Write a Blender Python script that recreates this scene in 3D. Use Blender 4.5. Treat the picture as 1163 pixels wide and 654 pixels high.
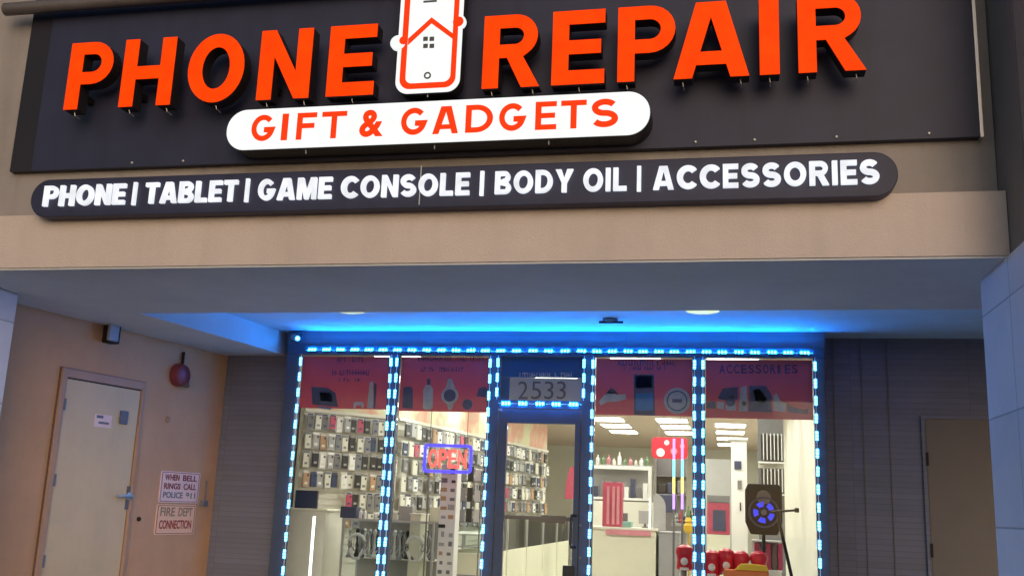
import bpy, bmesh, math, random
from mathutils import Vector, Matrix
random.seed(7)
R = math.radians
scene = bpy.context.scene
C = scene.collection
for o in list(bpy.data.objects): bpy.data.objects.remove(o)

# ------------------------------------------------------------------ camera
EYE = Vector((0, 0, 1.25))
F_PX, PW, PH = 1135.32, 1163.0, 654.0
RI = Vector((0.9778251, 0.20581941, 0.0386838)).normalized()
FW = Vector((-0.20930718, 0.95431935, 0.21322544)).normalized()
UP = RI.cross(FW).normalized()
cam = bpy.data.objects.new('camera', bpy.data.cameras.new('camera'))
C.objects.link(cam)
cam.matrix_world = Matrix(((RI.x, UP.x, -FW.x, EYE.x), (RI.y, UP.y, -FW.y, EYE.y), (RI.z, UP.z, -FW.z, EYE.z), (0, 0, 0, 1)))
cam.data.sensor_width = 36; cam.data.lens = F_PX / PW * 36
cam.data.clip_start = 0.05; cam.data.clip_end = 2000
scene.camera = cam
# ------------------------------------------------------------------ sky, sun, exposure (dusk)
world = bpy.data.worlds.new('World'); scene.world = world; world.use_nodes = True
wn = world.node_tree; bg = wn.nodes['Background']
sky = wn.nodes.new('ShaderNodeTexSky'); sky.sky_type = 'NISHITA'; sky.sun_disc = False
SUN_EL, SUN_AZ = R(16), R(160)          # low evening sun behind the camera, to the right
sky.sun_elevation = SUN_EL; sky.sun_rotation = SUN_AZ
wn.links.new(sky.outputs[0], bg.inputs[0]); bg.inputs[1].default_value = 0.075
sl = bpy.data.lights.new('sun', 'SUN'); sl.energy = 0.8; sl.angle = R(40); sl.color = (1.0, 0.74, 0.55)
sun = bpy.data.objects.new('sun', sl); C.objects.link(sun)
sd = Vector((math.sin(SUN_AZ) * math.cos(SUN_EL), math.cos(SUN_AZ) * math.cos(SUN_EL), math.sin(SUN_EL)))
sun.rotation_euler = sd.to_track_quat('Z', 'Y').to_euler()
scene.view_settings.view_transform = 'Standard'; scene.view_settings.look = 'None'
scene.view_settings.exposure = 0.2; scene.view_settings.gamma = 1
scene.render.engine = 'CYCLES'
scene.cycles.max_bounces = 7; scene.cycles.transparent_max_bounces = 12

# ------------------------------------------------------------------ layout helpers
def ray(px, py): return FW * F_PX + RI * (px - PW / 2) - UP * (py - PH / 2)
def onY(px, py, Y):
    d = ray(px, py); return EYE + d * ((Y - EYE.y) / d.y)
def onZ(px, py, Z):
    d = ray(px, py); return EYE + d * ((Z - EYE.z) / d.z)
def onX(px, py, X):
    d = ray(px, py); return EYE + d * ((X - EYE.x) / d.x)

# ------------------------------------------------------------------ materials
M = {}
def mat(name, col, rough=0.6, metal=0.0, var=0.12, vscale=3.0, bump=0.0, bscale=60.0, blocks=None, emit=None, estr=0.0, spec=0.5, streak=0.0, evar=0.0):
    m = bpy.data.materials.new(name); m.use_nodes = True; M[name] = m
    nt = m.node_tree; b = nt.nodes['Principled BSDF']
    b.inputs['Roughness'].default_value = rough; b.inputs['Metallic'].default_value = metal
    b.inputs['Specular IOR Level'].default_value = spec
    tc = nt.nodes.new('ShaderNodeTexCoord')
    src = None
    if var:
        n = nt.nodes.new('ShaderNodeTexNoise'); n.inputs['Scale'].default_value = vscale; n.inputs['Detail'].default_value = 6
        n.inputs['Roughness'].default_value = 0.65
        nt.links.new(tc.outputs['Object'], n.inputs['Vector'])
        r = nt.nodes.new('ShaderNodeMapRange'); r.inputs['From Min'].default_value = 0.25; r.inputs['From Max'].default_value = 0.75
        r.inputs['To Min'].default_value = 1 - var; r.inputs['To Max'].default_value = 1 + var
        nt.links.new(n.outputs['Fac'], r.inputs['Value'])
        mx = nt.nodes.new('ShaderNodeVectorMath'); mx.operation = 'SCALE'
        mx.inputs[0].default_value = col; nt.links.new(r.outputs[0], mx.inputs['Scale']); src = mx.outputs[0]
    bumpsrc = None
    if streak:
        mp = nt.nodes.new('ShaderNodeMapping'); mp.inputs['Scale'].default_value = (7, 7, 0.55); nt.links.new(tc.outputs['Object'], mp.inputs[0])
        n3 = nt.nodes.new('ShaderNodeTexNoise'); n3.inputs['Scale'].default_value = 1.0; n3.inputs['Detail'].default_value = 5; nt.links.new(mp.outputs[0], n3.inputs['Vector'])
        r3 = nt.nodes.new('ShaderNodeMapRange'); r3.inputs['From Min'].default_value = 0.48; r3.inputs['From Max'].default_value = 0.72
        r3.inputs['To Min'].default_value = 1.0; r3.inputs['To Max'].default_value = 1 - streak; nt.links.new(n3.outputs['Fac'], r3.inputs['Value'])
        m3 = nt.nodes.new('ShaderNodeVectorMath'); m3.operation = 'SCALE'; nt.links.new(src, m3.inputs[0]); nt.links.new(r3.outputs[0], m3.inputs['Scale']); src = m3.outputs[0]
    if blocks:
        axis, bw, bh, mortar, dark = blocks
        sx = nt.nodes.new('ShaderNodeSeparateXYZ'); nt.links.new(tc.outputs['Object'], sx.inputs[0])
        cb = nt.nodes.new('ShaderNodeCombineXYZ')
        nt.links.new(sx.outputs[{'x': 0, 'y': 1}[axis]], cb.inputs[0]); nt.links.new(sx.outputs[2], cb.inputs[1])
        br = nt.nodes.new('ShaderNodeTexBrick'); br.offset = 0.5 if bw < 0.6 else 0.0
        br.inputs['Scale'].default_value = 1.0; br.inputs['Brick Width'].default_value = bw; br.inputs['Row Height'].default_value = bh
        br.inputs['Mortar Size'].default_value = mortar; br.inputs['Mortar Smooth'].default_value = 0.3
        br.inputs['Color1'].default_value = (1, 1, 1, 1); br.inputs['Color2'].default_value = (0.88, 0.88, 0.88, 1)
        br.inputs['Mortar'].default_value = (dark, dark, dark, 1)
        nt.links.new(cb.outputs[0], br.inputs['Vector'])
        mm = nt.nodes.new('ShaderNodeVectorMath'); mm.operation = 'MULTIPLY'
        if src: nt.links.new(src, mm.inputs[0])
        else: mm.inputs[0].default_value = col
        nt.links.new(br.outputs['Color'], mm.inputs[1]); src = mm.outputs[0]
        inv = nt.nodes.new('ShaderNodeMath'); inv.operation = 'SUBTRACT'; inv.inputs[0].default_value = 1
        nt.links.new(br.outputs['Fac'], inv.inputs[1]); bumpsrc = inv.outputs[0]
    if src: nt.links.new(src, b.inputs['Base Color'])
    else: b.inputs['Base Color'].default_value = (*col, 1)
    if bump or bumpsrc:
        bp = nt.nodes.new('ShaderNodeBump'); bp.inputs['Distance'].default_value = 0.01
        bp.inputs['Strength'].default_value = bump if bump else 0.5
        if bumpsrc: nt.links.new(bumpsrc, bp.inputs['Height'])
        else:
            n2 = nt.nodes.new('ShaderNodeTexNoise'); n2.inputs['Scale'].default_value = bscale; n2.inputs['Detail'].default_value = 4
            nt.links.new(tc.outputs['Object'], n2.inputs['Vector']); nt.links.new(n2.outputs['Fac'], bp.inputs['Height'])
        nt.links.new(bp.outputs[0], b.inputs['Normal'])
    if emit:
        b.inputs['Emission Color'].default_value = (*emit, 1); b.inputs['Emission Strength'].default_value = estr
        if evar:
            n4 = nt.nodes.new('ShaderNodeTexNoise'); n4.inputs['Scale'].default_value = 9; n4.inputs['Detail'].default_value = 3; nt.links.new(tc.outputs['Object'], n4.inputs['Vector'])
            r4 = nt.nodes.new('ShaderNodeMapRange'); r4.inputs['From Min'].default_value = 0.3; r4.inputs['From Max'].default_value = 0.7
            r4.inputs['To Min'].default_value = estr * (1 - evar); r4.inputs['To Max'].default_value = estr * (1 + evar)
            nt.links.new(n4.outputs['Fac'], r4.inputs['Value']); nt.links.new(r4.outputs[0], b.inputs['Emission Strength'])
    return m
def glass(name, tint=(0.95, 0.97, 0.97), gloss=0.06):
    m = bpy.data.materials.new(name); m.use_nodes = True; M[name] = m
    nt = m.node_tree; nt.nodes.clear()
    out = nt.nodes.new('ShaderNodeOutputMaterial'); t = nt.nodes.new('ShaderNodeBsdfTransparent'); g = nt.nodes.new('ShaderNodeBsdfGlossy')
    t.inputs[0].default_value = (*tint, 1); g.inputs['Roughness'].default_value = 0.03
    fr = nt.nodes.new('ShaderNodeFresnel'); fr.inputs[0].default_value = 1.26
    mx = nt.nodes.new('ShaderNodeMixShader'); nt.links.new(fr.outputs[0], mx.inputs[0])
    nt.links.new(t.outputs[0], mx.inputs[1]); nt.links.new(g.outputs[0], mx.inputs[2]); nt.links.new(mx.outputs[0], out.inputs[0])
    return m
glass('clear_glass')
mat('asphalt', (0.05, 0.05, 0.052), 0.9, var=0.3, vscale=4, bump=0.6, bscale=120)
mat('concrete', (0.32, 0.30, 0.28), 0.85, var=0.2, bump=0.3)
mat('beam_paint', (0.67, 0.57, 0.525), 0.85, var=0.08, vscale=1.2, bump=0.45, bscale=110, streak=.05)
mat('fascia_paint', (0.36, 0.325, 0.31), 0.85, var=0.12, vscale=1.5, bump=0.45, bscale=110, streak=.15)
mat('grey_wall', (0.24, 0.22, 0.22), 0.85, var=0.10, vscale=1.5, bump=0.3, bscale=180)
mat('soffit_paint', (0.64, 0.66, 0.69), 0.8, var=0.10, vscale=1.1, bump=0.3, bscale=120)
mat('tan_wall', (0.66, 0.37, 0.19), 0.85, var=0.09, vscale=1.8, bump=0.45, bscale=110, streak=.04)
mat('siding', (0.19, 0.195, 0.25), 0.75, var=0.1, vscale=2, bump=0.35, blocks=('x', 1.05, 0.052, 0.003, 0.72))
mat('white_block_y', (0.72, 0.72, 0.74), 0.75, var=0.08, vscale=2, bump=0.6, blocks=('y', 0.8, 0.62, 0.006, 0.6))
mat('roof_membrane', (0.3, 0.3, 0.3), 0.9)
mat('panel_dark', (0.025, 0.028, 0.068), 0.55, var=0.22, vscale=2.5, streak=.2)
mat('end_strip_black', (0.016, 0.012, 0.018), 0.5, var=0.2)
mat('metal_grey', (0.16, 0.14, 0.14), 0.5, 0.3, var=0.2)
mat('bright_metal', (0.6, 0.6, 0.6), 0.35, 0.9, var=0.1)
mat('screw', (0.6, 0.6, 0.58), 0.4, 0.5, var=0.1)
mat('letter_return', (0.02, 0.016, 0.02), 0.5, var=0.1)
mat('orange_face', (0.25, 0.01, 0.0), 0.6, var=0, emit=(1.0, 0.052, 0.0), estr=0.95, spec=.1, evar=.16)
mat('white_face', (0.3, 0.3, 0.3), 0.6, var=0, emit=(0.76, 0.82, 0.82), estr=0.92, spec=.1, evar=.05)
mat('white_letter', (0.3, 0.3, 0.3), 0.6, var=0, emit=(0.66, 0.70, 0.76), estr=1.0, spec=.1, evar=.14)
mat('orange_print', (0.3, 0.01, 0.0), 0.6, var=0, emit=(0.85, 0.045, 0.005), estr=0.85, spec=.1)
mat('grey_print', (0.1, 0.1, 0.1), 0.5, var=0)
mat('frame_black', (0.06, 0.085, 0.13), 0.5, 0.0, var=0.15)
mat('led_diode', (0.2, 0.5, .8), 0.4, var=0, emit=(0.055, 0.42, 1.0), estr=16.0)
mat('led_diode_bright', (0.2, 0.5, .8), 0.4, var=0, emit=(0.005, 0.225, 1.0), estr=250.0)
mat('led_housing', (0.3, 0.5, 0.6), 0.5, var=0)
mat('recess_led_tint', (0.58, 0.78, 0.90), 0.8, var=0.10, vscale=1.5)  # blue LED glow on the recessed ceiling is put into its colour
mat('cream_wall', (0.70, 0.69, 0.61), 0.8, var=0.05)
mat('cream_panel', (0.74, 0.73, 0.58), 0.6, var=0.05)
mat('cream_shelf', (0.68, 0.67, 0.58), 0.6, var=0.08)
mat('slat', (0.60, 0.57, 0.47), 0.6, var=0.05, blocks=('y', 3.0, 0.076, 0.006, 0.35))
mat('shop_ceiling', (0.62, 0.50, 0.40), 0.9, var=0.05)
mat('floor_tile', (0.6, 0.58, 0.50), 0.3, var=0.06)
mat('ceiling_lamp', (1, 1, 1), 0.5, var=0, emit=(1.0, 0.98, 0.86), estr=13.5)
mat('down_lamp', (0.9, 0.9, 0.7), 0.5, var=0, emit=(0.62, 0.66, 0.10), estr=1.0)
mat('white_paint', (0.8, 0.8, 0.78), 0.5, var=0.04)
mat('grey_plastic', (0.36, 0.36, 0.36), 0.5, var=0.1)
mat('mid_grey', (0.18, 0.18, 0.19), 0.6, var=0.2)
mat('black_plastic', (0.015, 0.016, 0.02), 0.4, var=0.1)
mat('speaker_black', (0.006, 0.010, 0.026), 0.7, var=0.1, spec=.15)
mat('navy_plastic', (0.03, 0.045, 0.11), 0.5, var=0.2)
mat('brown_post', (0.16, 0.11, 0.10), 0.6, var=0.1)
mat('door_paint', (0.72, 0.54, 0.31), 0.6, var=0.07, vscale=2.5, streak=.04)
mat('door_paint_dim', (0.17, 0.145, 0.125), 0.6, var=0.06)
mat('door_frame', (0.50, 0.30, 0.18), 0.6, var=0.08)
mat('gap_dark', (0.02, 0.015, 0.012), 0.8, var=0)
mat('bell_red', (0.22, 0.035, 0.045), 0.45, var=0.15)
mat('sign_pale', (0.95, 0.68, 0.62), 0.5, var=0.10, vscale=8)
mat('sign_peach', (1.0, 0.62, 0.38), 0.5, var=0.08, vscale=8)
mat('sign_red', (0.40, 0.05, 0.03), 0.5, var=0)
mat('sign_maroon', (0.26, 0.03, 0.03), 0.5, var=0)
mat('poster_red', (0.85, 0.14, 0.20), 0.5, var=0.10, vscale=3)
mat('poster_dark', (0.16, 0.06, 0.20), 0.5, var=0.2)
mat('poster_navy', (0.09, 0.11, 0.24), 0.5, var=0.3, vscale=12)
mat('poster_grey', (0.50, 0.54, 0.62), 0.5, var=0.25, vscale=14)
mat('poster_blue', (0.05, 0.25, 0.60), 0.5, var=0.3, vscale=8)
mat('transom_blue', (0.02, 0.14, 0.38), 0.35, var=0.1)
mat('film_grey', (0.62, 0.62, 0.60), 0.25, var=0.1)
mat('neon_red', (1, .1, .1), 0.5, var=0, emit=(1.0, 0.06, 0.05), estr=2.2)
mat('neon_blue', (.1, .1, 1), 0.5, var=0, emit=(0.06, 0.04, 1.0), estr=1.5)
mat('white_tube', (1, 1, 1), 0.5, var=0, emit=(0.95, 1.0, 0.90), estr=1.7)
mat('red_plastic', (0.62, 0.015, 0.04), 0.3, var=0.1)
mat('rose_plastic', (0.45, 0.06, 0.12), 0.5, var=0.2, vscale=12)
mat('yellow_plastic', (0.85, 0.55, 0.03), 0.4, var=0.1)
mat('orange_plastic', (0.85, 0.22, 0.05), 0.4, var=0.1)
mat('teal_plastic', (0.20, 0.42, 0.36), 0.5, var=0.1)
mat('green_goods', (0.15, 0.28, 0.14), 0.5, var=0.2)
mat('pink_goods', (0.65, 0.25, 0.30), 0.5, var=0.2)
mat('tan_goods', (0.42, 0.26, 0.15), 0.5, var=0.2)
mat('speaker_glow', (.02, .03, .4), 0.5, var=0, emit=(0.03, 0.05, 1.0), estr=.75)
for nm, c in (('slush_pink', (1, .25, .8)), ('slush_cyan', (.2, .8, 1)), ('slush_yellow', (1, .85, .2)), ('slush_violet', (.5, .3, 1))):
    mat(nm, c, 0.5, var=0, emit=c, estr=1.2)
def graphic_band():
    m = mat('graphic_band', (0.6, 0.5, 0.35), 0.6, var=0)
    nt = m.node_tree; b = nt.nodes['Principled BSDF']; tc = nt.nodes.new('ShaderNodeTexCoord')
    n = nt.nodes.new('ShaderNodeTexNoise'); n.inputs['Scale'].default_value = 1.6; n.inputs['Detail'].default_value = 3
    cr = nt.nodes.new('ShaderNodeValToRGB'); e = cr.color_ramp.elements
    e[0].position = 0.3; e[0].color = (0.60, 0.50, 0.36, 1); e[1].position = 0.75; e[1].color = (0.66, 0.60, 0.30, 1)
    k = cr.color_ramp.elements.new(0.45); k.color = (0.66, 0.33, 0.24, 1)
    k = cr.color_ramp.elements.new(0.56); k.color = (0.62, 0.62, 0.42, 1)
    nt.links.new(tc.outputs['Object'], n.inputs[0]); nt.links.new(n.outputs['Fac'], cr.inputs[0]); nt.links.new(cr.outputs[0], b.inputs['Base Color'])
graphic_band()

# ------------------------------------------------------------------ mesh builder
class MB:
    def __init__(s): s.v = []; s.f = []; s.mi = []; s.cur = 0
    def m(s, i): s.cur = i; return s
    def add(s, vs, fs):
        n = len(s.v); s.v += [tuple(v) for v in vs]
        for f in fs: s.f.append([n + i for i in f]); s.mi.append(s.cur)
        return s
    def box(s, x0, x1, y0, y1, z0, z1):
        return s.add([(x0, y0, z0), (x1, y0, z0), (x1, y1, z0), (x0, y1, z0), (x0, y0, z1), (x1, y0, z1), (x1, y1, z1), (x0, y1, z1)],
                     [(0, 3, 2, 1), (4, 5, 6, 7), (0, 1, 5, 4), (1, 2, 6, 5), (2, 3, 7, 6), (3, 0, 4, 7)])
    def prism(s, poly, y0, y1):          # polygon in XZ, extruded along Y
        n = len(poly); vs = [(x, y0, z) for x, z in poly] + [(x, y1, z) for x, z in poly]
        a = sum(poly[i][0] * poly[(i + 1) % n][1] - poly[(i + 1) % n][0] * poly[i][1] for i in range(n))
        fs = [list(range(n)), list(range(2 * n - 1, n - 1, -1))] + [((i + 1) % n, i, n + i, n + (i + 1) % n) for i in range(n)]
        if a < 0: fs = [list(reversed(f)) for f in fs]
        return s.add(vs, fs)
    def slab(s, poly, z0, z1):           # polygon in XY, extruded along Z
        n = len(poly); vs = [(x, y, z0) for x, y in poly] + [(x, y, z1) for x, y in poly]
        a = sum(poly[i][0] * poly[(i + 1) % n][1] - poly[(i + 1) % n][0] * poly[i][1] for i in range(n))
        fs = [list(range(n - 1, -1, -1)), list(range(n, 2 * n))] + [(i, (i + 1) % n, n + (i + 1) % n, n + i) for i in range(n)]
        if a < 0: fs = [list(reversed(f)) for f in fs]
        return s.add(vs, fs)
    def tube(s, pts, r, n=10, r2=None):
        pts = [Vector(p) for p in pts]; k = len(pts); vs = []; fs = []
        for i, p in enumerate(pts):
            d = (pts[min(i + 1, k - 1)] - pts[max(i - 1, 0)]).normalized()
            a = d.orthogonal().normalized() if abs(d.z) > 0.99 else d.cross(Vector((0, 0, 1))).normalized()
            b = d.cross(a); rr = r if r2 is None else r + (r2 - r) * i / (k - 1)
            for j in range(n):
                t = 2 * math.pi * j / n; vs.append(p + a * (rr * math.cos(t)) + b * (rr * math.sin(t)))
        for i in range(k - 1):
            for j in range(n): fs.append((i * n + j, i * n + (j + 1) % n, (i + 1) * n + (j + 1) % n, (i + 1) * n + j))
        fs.append(list(range(n - 1, -1, -1))); fs.append([(k - 1) * n + j for j in range(n)])
        return s.add(vs, fs)
    def lathe(s, c, prof, n=24, axis='z'):   # prof: (radius, along)
        vs = []; fs = []
        for r, h in prof:
            for j in range(n):
                t = 2 * math.pi * j / n; a, b = r * math.cos(t), r * math.sin(t)
                vs.append((c[0] + a, c[1] + b, c[2] + h) if axis == 'z' else ((c[0] + a, c[1] - h, c[2] + b) if axis == 'y' else (c[0] + h, c[1] + a, c[2] + b)))
        k = len(prof)
        for i in range(k - 1):
            for j in range(n): fs.append((i * n + j, i * n + (j + 1) % n, (i + 1) * n + (j + 1) % n, (i + 1) * n + j))
        fs.append(list(range(n - 1, -1, -1))); fs.append([(k - 1) * n + j for j in range(n)])
        return s.add(vs, fs)
    def merge(s, mesh, fn):
        n = len(s.v); s.v += [tuple(fn(v.co)) for v in mesh.vertices]
        for p in mesh.polygons: s.f.append([n + i for i in p.vertices]); s.mi.append(s.cur)
        return s
    def xf(s, fn): s.v = [tuple(fn(Vector(v))) for v in s.v]; return s
    def build(s, name, mats, parent=None, bevel=0, smooth=False):
        me = bpy.data.meshes.new(name)
        off = parent_world(parent)
        me.from_pydata([(v[0] - off.x, v[1] - off.y, v[2] - off.z) for v in s.v], [], s.f)
        for m in (mats if isinstance(mats, (list, tuple)) else [mats]): me.materials.append(M[m])
        for p, i in zip(me.polygons, s.mi): p.material_index = i; p.use_smooth = smooth
        me.update()
        if smooth:
            bm = bmesh.new(); bm.from_mesh(me)
            bmesh.ops.recalc_face_normals(bm, faces=bm.faces)
            for e in bm.edges:
                if len(e.link_faces) == 2 and e.calc_face_angle(0) > R(35): e.smooth = False
            bm.to_mesh(me); bm.free()
        o = bpy.data.objects.new(name, me); C.objects.link(o)
        if parent: o.parent = parent
        if bevel:
            b = o.modifiers.new('bevel', 'BEVEL'); b.width = bevel; b.segments = 2; b.limit_method = 'ANGLE'
        return o
def parent_world(p):
    off = Vector((0, 0, 0))
    while p: off += p.location; p = p.parent
    return off
def tag(o, label, cat, group=None):
    o['label'] = label; o['category'] = cat
    if group: o['group'] = group
    return o
def thing(name, label, cat, loc, group=None):
    o = bpy.data.objects.new(name, None); C.objects.link(o); o.location = loc; o.empty_display_size = 0.1
    return tag(o, label, cat, group)
def structure(o): o['kind'] = 'structure'; return o
def copy_tree(o, parent=None):
    c = o.copy(); C.objects.link(c); c.parent = parent
    for ch in [x for x in bpy.data.objects if x.parent == o]: copy_tree(ch, c)
    return c
def pbox(a, b, y0, y1): return MB().box(a[0], b[0], y0, y1, a[1], b[1])

# lettering -------------------------------------------------
_fc = {}
def text_mesh(txt, bold=0.0, extrude=0.01, shear=0.0):
    key = (txt, bold, extrude, shear)
    if key in _fc: return _fc[key]
    cu = bpy.data.curves.new('lettering', 'FONT'); cu.body = txt; cu.size = 1; cu.offset = bold; cu.extrude = extrude; cu.shear = shear
    cu.resolution_u = 6
    ob = bpy.data.objects.new('lettering', cu); C.objects.link(ob)
    dg = bpy.context.evaluated_depsgraph_get(); dg.update()
    me = bpy.data.meshes.new_from_object(ob.evaluated_get(dg))
    bpy.data.objects.remove(ob)
    if me.vertices:
        xs = [v.co.x for v in me.vertices]; zs = [v.co.y for v in me.vertices]; bb = (min(xs), max(xs), min(zs), max(zs))
    else: bb = (0, 0, 0, 0)
    _fc[key] = (me, bb); return _fc[key]
def put_text(mb, txt, x0, x1, z0, z1, y, bold=0.0, thick=0.004, fn=None):
    """one piece of lettering filling the given rectangle, front at depth y"""
    me, bb = text_mesh(txt, bold, 0.01)
    sx = (x1 - x0) / (bb[1] - bb[0]); sz = (z1 - z0) / (bb[3] - bb[2])
    g = lambda c: (x0 + (c.x - bb[0]) * sx, y - thick * (c.z / 0.02 - 0.5), z0 + (c.y - bb[2]) * sz)
    mb.merge(me, (lambda c: fn(*g(c))) if fn else g)
def word_letters(txt, bold):
    """(char, x0, x1) of every letter of a word, in font units"""
    out = []
    for i, ch in enumerate(txt):
        if ch == ' ': continue
        w = text_mesh(txt[:i + 1], bold)[1][1]; c = text_mesh(ch, bold)[1]
        out.append((ch, w - (c[1] - c[0]), w, c))
    return out

# ------------------------------------------------------------------ the setting
ZB, ZR = 2.72, 2.95          # underside of the canopy beam, recessed ceiling
YF = 5.84                    # front of the lower beam
YS = 9.60                    # storefront
structure(MB().box(-60, 60, -60, 60, -0.35, -0.15).build('parking_lot', 'asphalt'))
structure(MB().box(-30, 30, 4.3, 9.9, -0.149, 0.0).build('sidewalk', 'concrete', bevel=0.01))
structure(MB().box(-5.5, 1.02, 9.72, 26.3, -0.145, 0.004).build('shop_floor', 'floor_tile'))

bld = thing('strip_mall_building', 'beige painted strip mall front with a deep canopy over the glass storefront', 'building', (-2, 7, 0))
MB().box(-9.5, 1.548, YF, 7.28, ZB + .002, 3.097).build('canopy_beam', 'beam_paint', bld)
MB().box(-9.5, 1.548, 6.0, 6.25, 3.098, 5.5).build('fascia_wall', 'fascia_paint', bld)
# soffit underside: front beam strip + left dropped strip (recess left of the lamps cut out)
sof = MB()
sof.slab([(-9.5, YF + .01), (1.9, YF + .01), (1.9, 7.30), (-4.80, 7.40), (-4.52, 9.745), (-5.26, 9.745), (-5.65, 7.0), (-9.5, 7.0)], ZB - .012, ZB)
sof.build('soffit', 'soffit_paint', bld)
MB().slab([(-4.93, 7.29), (3.6, 7.29), (3.6, 10.0), (-4.65, 10.0)], ZR, ZR + .15).build('recessed_ceiling', 'recess_led_tint', bld)
MB().slab([(-5.66, 7.29), (-4.82, 7.41), (-4.54, 9.745), (-5.24, 9.745)], ZB + .001, ZR).build('dropped_soffit', 'soffit_paint', bld)
MB().box(-9.5, 6.5, 6.25, 27, 3.12, 3.3).build('roof', 'roof_membrane', bld)
# walls
wl0, wl1 = Vector((-5.655, 7.0, 0)), Vector((-5.225, 9.78, 0))
u = (wl1 - wl0).normalized(); nl = Vector((u.y, -u.x, 0))      # nl points to +x (into the porch)
def onL(px, py, out=0.0):
    d = ray(px, py); p0 = wl0 + nl * out
    t = (p0 - EYE).dot(nl) / d.dot(nl); p = EYE + d * t
    return (p - wl0).dot(u), p.z
def Lw(s, out, z): p = wl0 + u * s + nl * out; return (p.x, p.y, z)
def lwall(mb): return mb.xf(lambda v: Lw(v.x, v.y, v.z))     # local: x along wall, y outwards, z up
lwall(MB().box(-0.6, 2.813, -0.25, 0.0, 0, 3.1)).build('side_wall', 'tan_wall', bld)
MB().box(-5.222, -4.47, 9.75, 9.9, 0, 3.1).build('siding_wall', 'siding', bld)
MB().box(0.875, 4.5, 9.93, 10.1, 0, 3.1).build('siding_wall', 'siding', bld)
for (pa, ya) in ((948, 9.93), (980, 9.93), (1010, 9.93)):
    p = onY(pa, 480, ya); MB().box(p.x - .003, p.x + .004, ya - .012, ya - .002, 0, ZR).build('joint_strip', 'metal_grey', bld)
MB().box(-4.47, 0.89, 9.58, 9.93, 2.795, ZR - .002).build('header', 'siding', bld)
MB().box(0.85, 0.89, 9.66, 9.93, 0, 2.79).build('return_wall', 'siding', bld)
MB().box(-4.50, -4.46, 9.66, 9.75, 0, 2.79).build('return_wall', 'siding', bld)
# outer shell
MB().box(-5.65, -5.5, 9.95, 26.3, 0, 3.1).build('shop_wall', 'cream_wall', bld)
MB().box(0.93, 1.05, 9.94, 26.3, 0, 3.1).build('shop_wall', 'cream_wall', bld)
MB().box(-5.5, 0.93, 26.0, 26.2, 0, 3.1).build('back_wall', 'cream_wall', bld)
MB().box(-5.5, 0.93, 9.94, 26.0, 2.85, 2.95).build('shop_ceiling', 'shop_ceiling', bld)

# piers of white painted block
pr = thing('block_pier', 'white painted block pier at the right end of the canopy', 'pier', (2.1, 5, 0), 'white block piers carrying the canopy')
MB().box(1.52, 2.4, 3.9, 6.42, 0, ZB - .012).build('shaft', 'white_block_y', pr, bevel=0.01)
pl_ = thing('block_pier', 'white painted block pier at the left end of the canopy', 'pier', (-5.8, 5.9, 0), 'white block piers carrying the canopy')
MB().box(-6.3, -5.362, 5.86, 6.62, 0, ZB - .012).build('shaft', 'white_block_y', pl_, bevel=0.01)
side = thing('party_wall', 'grey upper wall projecting beside the right end of the sign', 'wall', (2.0, 5.8, ZB))
MB().box(1.552, 1.75, 5.50, 6.9, ZB, 5.5).build('return_face', 'grey_wall', side)
MB().box(1.56, 6.5, 5.30, 5.497, ZB, 5.5).build('front_face', 'fascia_paint', side)

# ------------------------------------------------------------------ main sign
sp0 = onY(15, 190, 5.94); PZ0, PZ1 = 3.462, 4.63
sign = thing('illuminated_sign', 'large dark fascia sign with glowing orange PHONE REPAIR letters', 'shop sign', (-1.8, 5.94, PZ0))
MB().box(-4.86, 1.456, 5.94, 5.998, PZ0, 5.25).build('sign_panel', 'panel_dark', sign)
MB().box(-5.04, -4.862, 5.945, 5.998, PZ0, 5.25).build('dark_end_strip', 'end_strip_black', sign)  # darker strip at the left end of the sign
MB().box(1.457, 1.475, 5.93, 5.998, PZ0 - .005, 5.25).build('edge_trim', 'bright_metal', sign)
for px, py in ((150, 186), (208, 184), (565, 173), (640, 169), (790, 163), (857, 160), (950, 155), (1055, 150)):
    p = onY(px, py, 5.94); MB().lathe((p.x, 5.94, PZ0 + 0.03), [(.009, 0), (.009, .006), (.004, .009)], 8, 'y').build('screw', 'screw', sign)
YL = 5.72; YLB = 5.87
def arc(cx, cz, rx, rz, a0, a1, n=12): return [(cx + rx * math.cos(R(a0 + (a1 - a0) * i / n)), cz + rz * math.sin(R(a0 + (a1 - a0) * i / n))) for i in range(n + 1)]
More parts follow.
